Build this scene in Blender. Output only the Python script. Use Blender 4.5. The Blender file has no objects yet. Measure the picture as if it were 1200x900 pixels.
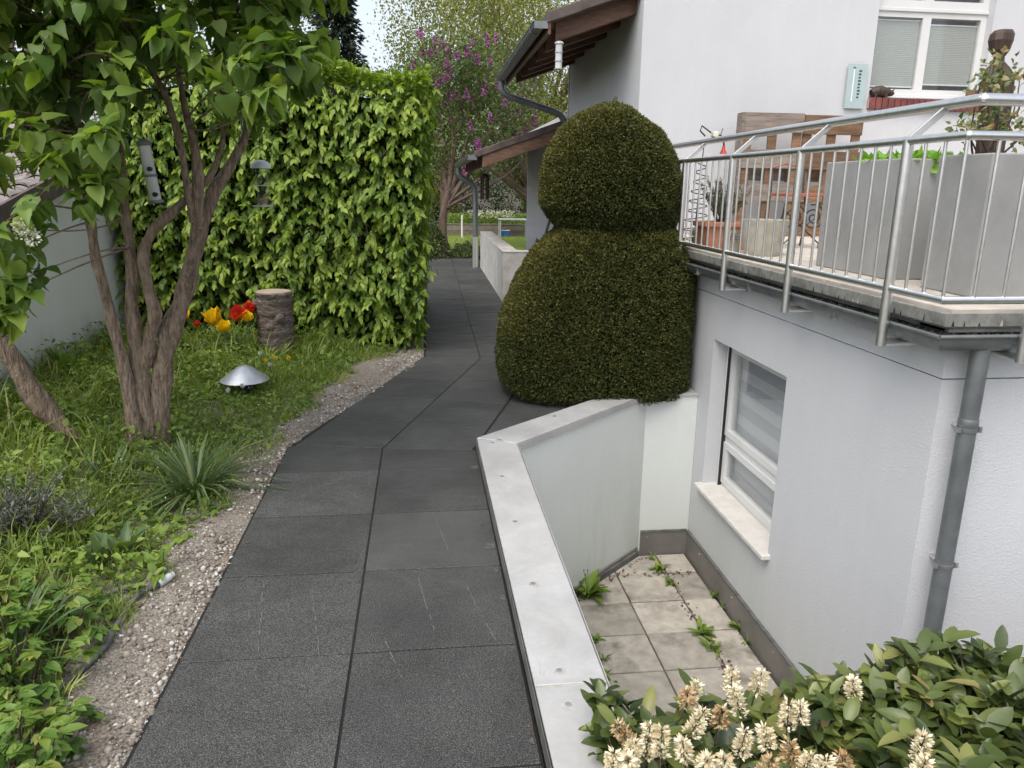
import bpy, bmesh, math, random
import numpy as np
from mathutils import Vector, Matrix
rng = np.random.default_rng(11); random.seed(11)
SC = bpy.context.scene; COL = SC.collection
# ---------------------------------------------------------------- camera
F_PX, VPX, VPY, SLOPE, EYE = 885.0, 494.0, 217.0, 0.0128, 1.63
_a, _b = VPX-600, VPY-450
_bb = F_PX*F_PX/(-_b+_a*SLOPE); _aa = -SLOPE*_bb
_n = np.array([_aa, _bb, F_PX]); _n /= np.linalg.norm(_n)
_y = np.array([_a, _b, F_PX]); _y /= np.linalg.norm(_y)
RW = np.array([np.cross(_y, -_n), _y, -_n])          # rows: world axes in camera coordinates
CAMP = np.array([0, 0, EYE])
cd = bpy.data.cameras.new('camera'); cam = bpy.data.objects.new('camera', cd); COL.objects.link(cam)
cd.sensor_width = 36; cd.lens = F_PX/1200*36; cd.clip_start = .02; cd.clip_end = 2000
r_, u_, b_ = RW[:, 0], -RW[:, 1], -RW[:, 2]
cam.matrix_world = Matrix(((r_[0], u_[0], b_[0], 0), (r_[1], u_[1], b_[1], 0), (r_[2], u_[2], b_[2], EYE), (0, 0, 0, 1)))
SC.camera = cam
# ---------------------------------------------------------------- sky, sun, exposure
SUN_EL, SUN_AZ = math.radians(58), math.radians(216)     # azimuth clockwise from +Y: behind and to the left
w = bpy.data.worlds.new('World'); SC.world = w; w.use_nodes = True
nt = w.node_tree; bg = nt.nodes['Background']
sky = nt.nodes.new('ShaderNodeTexSky'); sky.sky_type = 'NISHITA'; sky.sun_disc = False
sky.sun_elevation = SUN_EL; sky.sun_rotation = SUN_AZ; sky.air_density = 1.0; sky.dust_density = 4.0; sky.ozone_density = 1.0
hs = nt.nodes.new('ShaderNodeHueSaturation'); hs.inputs['Saturation'].default_value = .46
nt.links.new(sky.outputs[0], hs.inputs['Color']); nt.links.new(hs.outputs[0], bg.inputs['Color']); bg.inputs['Strength'].default_value = .15
sl = bpy.data.lights.new('sun', 'SUN'); sl.energy = .55; sl.angle = math.radians(50); sl.color = (1, .965, .91)
so = bpy.data.objects.new('sun', sl); COL.objects.link(so); so.location = (-4, -6, 12)
sd = Vector((math.sin(SUN_AZ)*math.cos(SUN_EL), math.cos(SUN_AZ)*math.cos(SUN_EL), math.sin(SUN_EL)))
so.rotation_euler = sd.to_track_quat('Z', 'Y').to_euler()
vs = SC.view_settings; vs.view_transform = 'Standard'; vs.look = 'None'; vs.gamma = 1; vs.use_curve_mapping = False; vs.exposure = 0.98
# ---------------------------------------------------------------- pixel helpers
def ray(u, v): return RW @ np.array([u-600, v-450, F_PX])
def onz(u, v, z=0.0): d = ray(u, v); return CAMP+(z-EYE)/d[2]*d
def ony(u, v, y): d = ray(u, v); return CAMP+y/d[1]*d
def onx(u, v, x): d = ray(u, v); return CAMP+x/d[0]*d
def projn(P):
    c = (np.atleast_2d(P)-CAMP) @ RW; zz = np.maximum(c[:, 2], 1e-6)
    return c[:, 0]/zz*F_PX+600, c[:, 1]/zz*F_PX+450, c[:, 2]
# ---------------------------------------------------------------- materials
def new_mat(name):
    m = bpy.data.materials.new(name); m.use_nodes = True; nt = m.node_tree
    return m, nt, nt.nodes['Principled BSDF']
def N(nt, t, **kw):
    n = nt.nodes.new(t)
    for k, v in kw.items():
        if k in n.inputs: n.inputs[k].default_value = v
        else: setattr(n, k, v)
    return n
def ramp(nt, stops, src):
    r = nt.nodes.new('ShaderNodeValToRGB'); e = r.color_ramp.elements
    while len(e) > 1: e.remove(e[-1])
    e[0].position = stops[0][0]; e[0].color = (*stops[0][1], 1)
    for p, c in stops[1:]:
        k = e.new(p); k.color = (*c, 1)
    nt.links.new(src, r.inputs[0]); return r.outputs[0]
def noise(nt, scale, detail=4, rough=.6, vec=None, dist=0):
    n = N(nt, 'ShaderNodeTexNoise', Scale=scale, Detail=detail, Roughness=rough, Distortion=dist)
    if vec is not None: nt.links.new(vec, n.inputs['Vector'])
    return n.outputs['Fac']
def coords(nt, stretch=None, rnd=False):
    tc = nt.nodes.new('ShaderNodeTexCoord'); o = tc.outputs['Object']
    if stretch:
        mp = nt.nodes.new('ShaderNodeMapping'); mp.inputs['Scale'].default_value = stretch; nt.links.new(o, mp.inputs['Vector']); o = mp.outputs[0]
    if rnd:
        oi = nt.nodes.new('ShaderNodeObjectInfo'); ad = N(nt, 'ShaderNodeVectorMath', operation='ADD'); sc = N(nt, 'ShaderNodeVectorMath', operation='SCALE')
        cx = nt.nodes.new('ShaderNodeCombineXYZ')
        for i in range(3): nt.links.new(oi.outputs['Random'], cx.inputs[i])
        nt.links.new(cx.outputs[0], sc.inputs[0]); sc.inputs['Scale'].default_value = 37.0
        nt.links.new(o, ad.inputs[0]); nt.links.new(sc.outputs[0], ad.inputs[1]); o = ad.outputs[0]
    return o
def mixc(nt, fac, a, b, mode='MIX'):
    m = nt.nodes.new('ShaderNodeMix'); m.data_type = 'RGBA'; m.blend_type = mode
    for i, s in ((0, fac), (6, a), (7, b)):
        if hasattr(s, 'links'): nt.links.new(s, m.inputs[i])
        elif i == 0: m.inputs[0].default_value = s
        else: m.inputs[i].default_value = (*s, 1)
    return m.outputs[2]
def bump(nt, bs, h, strength=.3, dist=.005):
    b = N(nt, 'ShaderNodeBump', Strength=strength, Distance=dist); nt.links.new(h, b.inputs['Height']); nt.links.new(b.outputs[0], bs.inputs['Normal'])
def math_(nt, op, a, b=None):
    m = nt.nodes.new('ShaderNodeMath'); m.operation = op
    for i, s in enumerate((a, b)):
        if s is None: continue
        if hasattr(s, 'links'): nt.links.new(s, m.inputs[i])
        else: m.inputs[i].default_value = s
    return m.outputs[0]
def surf(name, c1, c2=None, scale=6, rough=.6, metal=0, bscale=0, bstr=.3, bdist=.004, stretch=None, rnd=False, lo=.35, hi=.65, spec=.5, detail=5, dirt=None, objvar=0):
    """two-tone noise surface with bump; dirt = (colour, scale, threshold)"""
    m, nt, bs = new_mat(name); v = coords(nt, stretch, rnd)
    c2 = c2 or c1
    col = ramp(nt, [(lo, c1), (hi, c2)], noise(nt, scale, detail, .6, v))
    if dirt:
        dm = ramp(nt, [(dirt[2], (0, 0, 0)), (min(1, dirt[2]+.2), (1, 1, 1))], noise(nt, dirt[1], 6, .65, v)); col = mixc(nt, dm, col, dirt[0])
    if objvar:
        oi = nt.nodes.new('ShaderNodeObjectInfo'); hv = nt.nodes.new('ShaderNodeHueSaturation'); nt.links.new(col, hv.inputs['Color'])
        mr = N(nt, 'ShaderNodeMapRange'); mr.inputs[3].default_value = 1-objvar; mr.inputs[4].default_value = 1+objvar
        nt.links.new(oi.outputs['Random'], mr.inputs[0]); nt.links.new(mr.outputs[0], hv.inputs['Value']); col = hv.outputs[0]
    nt.links.new(col, bs.inputs['Base Color']); bs.inputs['Roughness'].default_value = rough; bs.inputs['Metallic'].default_value = metal; bs.inputs['Specular IOR Level'].default_value = spec
    if bscale: bump(nt, bs, noise(nt, bscale, 3, .6, v), bstr, bdist)
    return m
def leafmat(name, stops, rough=.45, transl=.3, spec=.4, tcol=None):
    m, nt, bs = new_mat(name)
    at = nt.nodes.new('ShaderNodeAttribute'); at.attribute_name = 'tint'
    c = ramp(nt, stops, at.outputs['Fac']); nt.links.new(c, bs.inputs['Base Color'])
    bs.inputs['Roughness'].default_value = rough; bs.inputs['Specular IOR Level'].default_value = spec
    if transl:
        tr = nt.nodes.new('ShaderNodeBsdfTranslucent'); g = mixc(nt, 1.0, c, tcol or (1.3, 1.35, .45), 'MULTIPLY'); nt.links.new(g, tr.inputs[0])
        mx = nt.nodes.new('ShaderNodeMixShader'); mx.inputs[0].default_value = transl
        nt.links.new(bs.outputs[0], mx.inputs[1]); nt.links.new(tr.outputs[0], mx.inputs[2]); nt.links.new(mx.outputs[0], nt.nodes['Material Output'].inputs['Surface'])
    return m
MT = {}
def slab_mat():
    m, nt, bs = new_mat('dark granite paving'); v = coords(nt)
    sp = ramp(nt, [(.36, (.012, .0125, .012)), (.5, (.043, .044, .042)), (.68, (.165, .166, .160))], noise(nt, 230, 2, .8, v))
    big = ramp(nt, [(.32, (.72, .72, .70)), (.7, (1.18, 1.18, 1.15))], noise(nt, 2.2, 5, .65, v, .6)); c = mixc(nt, 1.0, sp, big, 'MULTIPLY')
    vs_ = coords(nt, (1.0, 5.0, 1)); ps = ramp(nt, [(.60, (0, 0, 0)), (.78, (1, 1, 1))], noise(nt, 1.3, 6, .7, vs_, .4)); c = mixc(nt, math_(nt, 'MULTIPLY', ps, .25), c, (.13, .13, .125))
    lv = coords(nt, (14, .8, 1), True); li = ramp(nt, [(.70, (0, 0, 0)), (.76, (1, 1, 1))], noise(nt, 1.6, 3, .5, lv)); c = mixc(nt, math_(nt, 'MULTIPLY', li, .10), c, (.2, .2, .195))
    oi = nt.nodes.new('ShaderNodeObjectInfo'); mr = N(nt, 'ShaderNodeMapRange'); mr.inputs[3].default_value = .84; mr.inputs[4].default_value = 1.16; nt.links.new(oi.outputs['Random'], mr.inputs[0])
    hv = nt.nodes.new('ShaderNodeHueSaturation'); nt.links.new(c, hv.inputs['Color']); nt.links.new(mr.outputs[0], hv.inputs['Value']); nt.links.new(hv.outputs[0], bs.inputs['Base Color'])
    rr = nt.nodes.new('ShaderNodeMapRange'); rr.inputs[1].default_value = .3; rr.inputs[2].default_value = .7; rr.inputs[3].default_value = .5; rr.inputs[4].default_value = .85
    nt.links.new(noise(nt, 3, 5, .6, coords(nt, (1, 3, 1))), rr.inputs[0]); nt.links.new(rr.outputs[0], bs.inputs['Roughness']); bs.inputs['Specular IOR Level'].default_value = .4
    bump(nt, bs, noise(nt, 260, 2, .7, v), .5, .0015); return m
def stucco(name, c, green=None, gz=None):
    m, nt, bs = new_mat(name); v = coords(nt)
    col = ramp(nt, [(.3, tuple(x*.94 for x in c)), (.7, c)], noise(nt, 1.5, 6, .65, v))
    if green:
        st = ramp(nt, [(.5, (0, 0, 0)), (.75, (1, 1, 1))], noise(nt, 1.1, 6, .7, coords(nt, (2.5, 2.5, .5))))
        sx = nt.nodes.new('ShaderNodeSeparateXYZ'); nt.links.new(v, sx.inputs[0]); mr = N(nt, 'ShaderNodeMapRange'); mr.inputs[1].default_value = gz[1]; mr.inputs[2].default_value = gz[0]; nt.links.new(sx.outputs[2], mr.inputs[0])
        col = mixc(nt, math_(nt, 'MULTIPLY', math_(nt, 'ADD', st, .35), mr.outputs[0]), col, green)
    stk = ramp(nt, [(.42, (.90, .895, .88)), (.6, (1, 1, 1))], noise(nt, 1.0, 7, .7, coords(nt, (3.5, 3.5, .3)))); col = mixc(nt, .22, col, stk, 'MULTIPLY')
    nt.links.new(col, bs.inputs['Base Color']); bs.inputs['Roughness'].default_value = .9; bs.inputs['Specular IOR Level'].default_value = .25
    vo = N(nt, 'ShaderNodeTexVoronoi', Scale=110); nt.links.new(v, vo.inputs['Vector'])
    h = math_(nt, 'ADD', noise(nt, 85, 4, .7, v), math_(nt, 'MULTIPLY', vo.outputs['Distance'], .6)); bump(nt, bs, h, .42, .006); return m
def glass_mat(name, tint=(.9, .95, .95), refl=.22):
    m = bpy.data.materials.new(name); m.use_nodes = True; nt = m.node_tree; nt.nodes.clear()
    o = nt.nodes.new('ShaderNodeOutputMaterial'); mx = nt.nodes.new('ShaderNodeMixShader'); t = N(nt, 'ShaderNodeBsdfTransparent'); t.inputs[0].default_value = (*tint, 1)
    g = nt.nodes.new('ShaderNodeBsdfGlossy'); g.inputs['Roughness'].default_value = .02; fr = N(nt, 'ShaderNodeLayerWeight', Blend=.5)
    nt.links.new(math_(nt, 'ADD', math_(nt, 'MULTIPLY', math_(nt, 'POWER', fr.outputs['Facing'], 4.0), .55), refl*.4), mx.inputs[0]); nt.links.new(t.outputs[0], mx.inputs[1]); nt.links.new(g.outputs[0], mx.inputs[2]); nt.links.new(mx.outputs[0], o.inputs[0]); return m
MT['slab'] = slab_mat()
MT['joint'] = surf('dark joint bedding', (.006, .006, .006), (.016, .015, .013), 40, .95)
MT['stucco'] = stucco('white roughcast', (.575, .583, .600))
MT['stucco_low'] = stucco('white roughcast weathered', (.575, .583, .600), (.47, .50, .46), (0, .8))
MT['wellwall'] = stucco('pale green white masonry paint', (.69, .72, .70), (.56, .60, .55), (0, 1.4))
MT['oldwall'] = stucco('old grey white roughcast', (.78, .775, .74), (.17, .165, .12), (0, .5))
MT['farwall'] = surf('stained white concrete', (.62, .61, .58), (.45, .42, .37), 5, .85, bscale=60, bstr=.2, dirt=((.22, .19, .14), 3, .62))
def cap_mat():
    m, nt, bs = new_mat('weathered pale metal capping'); v = coords(nt)
    c = ramp(nt, [(.32, (.35, .348, .335)), (.52, (.43, .428, .415)), (.7, (.50, .498, .485))], noise(nt, 2.6, 7, .68, v, .5))
    c = mixc(nt, .28, c, ramp(nt, [(.35, (.86, .86, .86)), (.65, (1.08, 1.08, 1.08))], noise(nt, 55, 5, .75, v)), 'MULTIPLY')
    st = ramp(nt, [(.60, (0, 0, 0)), (.72, (1, 1, 1))], noise(nt, 5.5, 8, .7, v, 1.2)); c = mixc(nt, math_(nt, 'MULTIPLY', st, .5), c, (.33, .30, .235))
    sc = ramp(nt, [(.66, (0, 0, 0)), (.70, (1, 1, 1))], noise(nt, 2.0, 5, .6, coords(nt, (22, 2.5, 1)), 1.5)); c = mixc(nt, math_(nt, 'MULTIPLY', sc, .35), c, (.27, .265, .25))
    nt.links.new(c, bs.inputs['Base Color']); bs.inputs['Metallic'].default_value = .1
    rr = nt.nodes.new('ShaderNodeMapRange'); rr.inputs[1].default_value = .35; rr.inputs[2].default_value = .65; rr.inputs[3].default_value = .38; rr.inputs[4].default_value = .68; nt.links.new(noise(nt, 7, 6, .7, v), rr.inputs[0]); nt.links.new(rr.outputs[0], bs.inputs['Roughness'])
    bump(nt, bs, noise(nt, 9, 4, .6, v), .12, .006); return m
MT['cap'] = cap_mat()
MT['oldcap'] = surf('weathered pale metal capping', (.38, .38, .37), (.47, .47, .455), 3.5, .45, metal=.15, bscale=8, bstr=.05, dirt=((.40, .38, .33), 2.2, .62), rnd=True)
MT['steel'] = surf('brushed stainless steel', (.72, .72, .71), (.80, .80, .79), 30, .34, metal=1.0, bscale=200, bstr=.05, bdist=.001)
MT['zinc'] = surf('grey zinc sheet', (.165, .178, .182), (.23, .243, .247), 8, .45, metal=.6, dirt=((.33, .33, .32), 14, .68))
MT['flash'] = surf('taupe metal flashing', (.17, .16, .15), (.22, .205, .19), 4, .5, metal=.3, dirt=((.28, .26, .23), 9, .64))
MT['rubber'] = surf('dark sealing strip', (.07, .07, .068), (.14, .14, .13), 12, .8)
MT['tile'] = surf('beige concrete paver', (.30, .275, .235), (.43, .40, .345), 9, .9, bscale=120, bstr=.3, bdist=.002, rnd=True, dirt=((.13, .115, .09), 3.2, .53), objvar=.22)
MT['terrace'] = surf('pale terrace paver', (.46, .41, .35), (.56, .51, .44), 8, .85, bscale=100, bstr=.2, rnd=True, objvar=.08)
MT['pvc'] = surf('white window plastic', (.66, .66, .65), (.62, .62, .61), 3, .3)
MT['sill'] = surf('pale stone sill', (.66, .64, .60), (.58, .56, .52), 12, .6, bscale=60, bstr=.1, dirt=((.4, .38, .33), 8, .64))
MT['glass'] = glass_mat('window glass', (.96, .97, .965), refl=.2)
MT['clear'] = glass_mat('clear plastic', (.86, .88, .87), .1)
MT['cloudy'] = surf('cloudy clear plastic', (.50, .52, .51), (.60, .62, .61), 8, .2)
MT['blind'] = surf('grey blind fabric', (.53, .54, .57), (.57, .58, .61), 40, .8)
MT['blind_gap'] = surf('sheer blind fabric', (.40, .41, .45), (.44, .45, .49), 40, .8)
MT['pleat'] = surf('grey green pleated blind', (.36, .37, .345), (.39, .40, .375), 40, .8)
MT['dark'] = surf('painted room darkness', (.015, .017, .02), (.03, .03, .035), 3, .9)  # darkness of the unlit rooms, painted onto solid boxes behind the panes
MT['brick'] = surf('dark red sill brick', (.13, .035, .03), (.20, .06, .05), 20, .6, bscale=90, bstr=.2, rnd=True, objvar=.15)
MT['mortar'] = surf('grey mortar', (.36, .34, .32), (.42, .40, .38), 30, .9)
MT['timber'] = surf('dark stained rafter', (.085, .042, .024), (.16, .08, .045), 5, .6, stretch=(2, 9, 9), bscale=30, bstr=.2)
MT['timber_lit'] = surf('brown rafter timber lit tone', (.10, .055, .034), (.21, .115, .068), 3, .6, stretch=(2, 9, 9), bscale=30, bstr=.2)  # lighter copy of the rafter timber; daylight on the front beam is in its colour
MT['rooftile'] = surf('dark brown roof tile', (.075, .055, .048), (.12, .09, .08), 9, .7, bscale=60, bstr=.2, rnd=True, objvar=.15)
MT['oldtile'] = surf('weathered grey brown pantile', (.20, .175, .16), (.34, .31, .29), 9, .85, bscale=60, bstr=.3, rnd=True, dirt=((.06, .06, .045), 7, .55), objvar=.2)
MT['fascia'] = surf('lichen stained concrete edging', (.20, .20, .185), (.31, .31, .285), 6, .8, bscale=80, bstr=.2, dirt=((.05, .045, .025), 3.0, .56), stretch=(4, 4, 3))
MT['planter'] = surf('grey fibre concrete', (.265, .265, .258), (.325, .325, .317), 4, .75, bscale=300, bstr=.15, bdist=.001)
MT['terracotta'] = surf('terracotta', (.34, .13, .07), (.44, .20, .12), 9, .8, bscale=80, bstr=.15, dirt=((.5, .42, .35), 6, .66))
MT['stonepot'] = surf('cast stone', (.34, .32, .26), (.46, .44, .37), 14, .9, bscale=110, bstr=.4, dirt=((.2, .19, .14), 9, .6))
MT['pallet'] = surf('weathered grey pallet wood', (.13, .105, .085), (.24, .20, .17), 4, .85, stretch=(1.2, 8, 10), bscale=25, bstr=.3, rnd=True, objvar=.25)
MT['palletbrown'] = surf('brown pallet wood', (.12, .065, .035), (.23, .135, .075), 4, .8, stretch=(1.2, 8, 10), bscale=25, bstr=.3, rnd=True, objvar=.25)
MT['darkwood'] = surf('dark carved wood', (.025, .015, .011), (.075, .042, .028), 4, .5, stretch=(9, 9, 1.5), bscale=30, bstr=.4)
MT['bark'] = surf('brown grey lilac bark', (.11, .075, .052), (.42, .32, .235), 9, .9, stretch=(6, 6, 1.3), bscale=11, bstr=1.0, bdist=.03, dirt=((.36, .33, .28), 5, .62), lo=.3, hi=.72, detail=8)
MT['bark_far'] = surf('reddish brown bark', (.075, .052, .038), (.17, .12, .088), 6, .9, stretch=(4, 4, .8), bscale=8, bstr=.6, bdist=.02)
MT['logbark'] = surf('rough log bark', (.065, .048, .038), (.23, .185, .155), 9, .95, stretch=(2.2, 2.2, 5), bscale=10, bstr=1, bdist=.03, lo=.3, hi=.75, detail=9)
MT['logcut'] = surf('cut log wood', (.34, .27, .19), (.44, .36, .26), 6, .8)
MT['soil'] = surf('gravelly brown soil', (.115, .097, .075), (.34, .305, .255), 95, .95, bscale=70, bstr=.9, bdist=.02, dirt=((.17, .115, .075), 4, .55), detail=3)
MT['ground'] = surf('dark earth under planting', (.035, .03, .018), (.07, .06, .03), 5, .95, bscale=20, bstr=.6, bdist=.03)
MT['lawn'] = surf('mown lawn', (.16, .24, .035), (.24, .32, .06), 8, .9, bscale=60, bstr=.8, bdist=.03)
MT['lampmetal'] = surf('galvanised lamp hood', (.42, .45, .48), (.52, .55, .58), 12, .38, metal=.55)
MT['black'] = surf('black metal', (.012, .012, .012), (.02, .02, .02), 10, .45)
MT['greyplastic'] = surf('grey plastic', (.13, .13, .125), (.17, .17, .165), 12, .5)
MT['hose'] = surf('weathered grey pipe', (.07, .068, .065), (.16, .155, .15), 14, .7, dirt=((.2, .17, .13), 10, .6))
MT['palegrey'] = surf('pale grey plastic', (.42, .44, .45), (.52, .54, .55), 12, .4)
MT['cream'] = surf('cream plastic', (.62, .60, .48), None, 10, .4)
MT['red'] = surf('red plastic', (.55, .035, .025), (.62, .06, .04), 8, .35)
MT['rust'] = surf('rust red painted metal', (.28, .07, .04), (.36, .12, .07), 14, .6)
MT['frost'] = surf('frosted green glass plate', (.34, .44, .44), (.38, .48, .48), 5, .12, spec=.7)
MT['ink'] = surf('dark print', (.03, .04, .05), None, 5, .5)
MT['white'] = surf('white paint', (.78, .78, .77), None, 8, .5)
MT['blue'] = surf('blue plastic', (.03, .08, .35), (.05, .12, .42), 8, .4)
MT['grout'] = surf('sandy joint fill', (.045, .038, .028), (.09, .075, .055), 30, .95)
MT['moss'] = leafmat('dark moss and leaf litter', [(0, (.012, .012, .009)), (.6, (.035, .035, .02)), (1, (.11, .11, .02))], .9, 0)
MT['pebble'] = leafmat('mixed gravel', [(0, (.10, .078, .06)), (.3, (.20, .165, .135)), (.6, (.32, .29, .25)), (.85, (.47, .45, .41)), (1, (.64, .63, .60))], .85, 0)
G = lambda *s: [(i/(len(s)-1), c) for i, c in enumerate(s)]
MT['lilacleaf'] = leafmat('lilac leaf', G((.055, .105, .024), (.105, .185, .036), (.17, .26, .05), (.30, .39, .085)), .46, .44)
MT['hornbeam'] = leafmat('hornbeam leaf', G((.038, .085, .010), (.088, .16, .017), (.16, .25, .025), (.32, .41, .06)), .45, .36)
MT['laurelleaf'] = leafmat('cherry laurel leaf', G((.030, .050, .015), (.060, .088, .023), (.105, .14, .034), (.19, .22, .055), (.27, .22, .085)), .36, .2, .5)
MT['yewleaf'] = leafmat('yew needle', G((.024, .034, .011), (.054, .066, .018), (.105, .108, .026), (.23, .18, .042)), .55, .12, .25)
MT['yewcore'] = surf('yew inner shade', (.010, .012, .005), (.026, .028, .011), 60, 1.0, spec=0, bscale=70, bstr=1, bdist=.03)  # near-black for the solid yew core, painting the shade inside the crown
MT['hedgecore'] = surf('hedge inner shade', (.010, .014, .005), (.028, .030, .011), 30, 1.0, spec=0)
MT['weed'] = leafmat('green weed leaf', G((.07, .12, .024), (.13, .21, .036), (.20, .29, .05), (.32, .40, .09)), .5, .35)
MT['grass'] = leafmat('grass blade', G((.08, .135, .027), (.16, .235, .043), (.25, .32, .07), (.44, .44, .17)), .5, .35)
MT['strap'] = leafmat('grey green strap leaf', G((.055, .10, .04), (.09, .15, .055), (.14, .20, .08), (.30, .33, .16)), .42, .25)
MT['lavender'] = leafmat('grey lavender leaf', G((.06, .065, .05), (.12, .135, .105), (.22, .24, .20)), .8, .1)
MT['drytwig'] = leafmat('dry twig', G((.06, .04, .03), (.14, .10, .07)), .9, 0)
MT['peony'] = leafmat('young shrub leaf', G((.055, .12, .025), (.10, .19, .033), (.17, .27, .05), (.30, .30, .07), (.30, .17, .06)), .42, .35)
MT['rose'] = leafmat('rose leaf', G((.05, .09, .03), (.12, .16, .06), (.26, .28, .14), (.30, .18, .07)), .45, .3)
MT['lettuce'] = leafmat('bright green leaf', G((.13, .30, .03), (.25, .45, .06)), .45, .35)
MT['rosemary'] = leafmat('rosemary leaf', G((.05, .065, .03), (.13, .15, .07)), .6, .15)
MT['silver'] = leafmat('silvery leaf', G((.25, .25, .23), (.45, .45, .42)), .8, .1)
MT['farlilac'] = leafmat('far lilac leaf', G((.05, .09, .03), (.10, .15, .05), (.17, .22, .08)), .5, .35)
MT['fartree'] = leafmat('pale spring leaf', G((.08, .10, .025), (.16, .18, .045), (.29, .29, .085), (.46, .42, .16)), .5, .4)
MT['fardark'] = leafmat('dull shrub leaf', G((.03, .05, .018), (.07, .10, .035), (.13, .16, .06)), .6, .25)
MT['conifer'] = leafmat('spruce needle', G((.012, .022, .014), (.035, .05, .032)), .7, .1)
MT['purple'] = leafmat('purple lilac floret', G((.16, .03, .12), (.30, .08, .24), (.42, .17, .36)), .6, .25, .3, (1.2, .5, 1.1))
MT['creamflower'] = leafmat('cream floret', G((.36, .20, .08), (.62, .50, .30), (.86, .82, .64)), .7, .15, .3, (1, .95, .7))
MT['whiteflower'] = leafmat('white floret', G((.55, .55, .38), (.80, .80, .68)), .7, .2, .3, (1, 1, .8))
MT['yellowpetal'] = leafmat('yellow petal', G((.80, .50, .01), (.88, .66, .02)), .5, .25, .3, (1, .9, .3))
MT['redpetal'] = leafmat('red petal', G((.50, .02, .02), (.72, .05, .03), (.75, .25, .03)), .45, .25, .3, (1, .4, .3))
MT['fluff'] = leafmat('dandelion clock', G((.6, .6, .56), (.75, .75, .72)), .9, .3, .2, (1, 1, 1))
MT['litter'] = leafmat('dry brown leaf litter', G((.05, .025, .015), (.16, .08, .045)), .85, 0)
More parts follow.
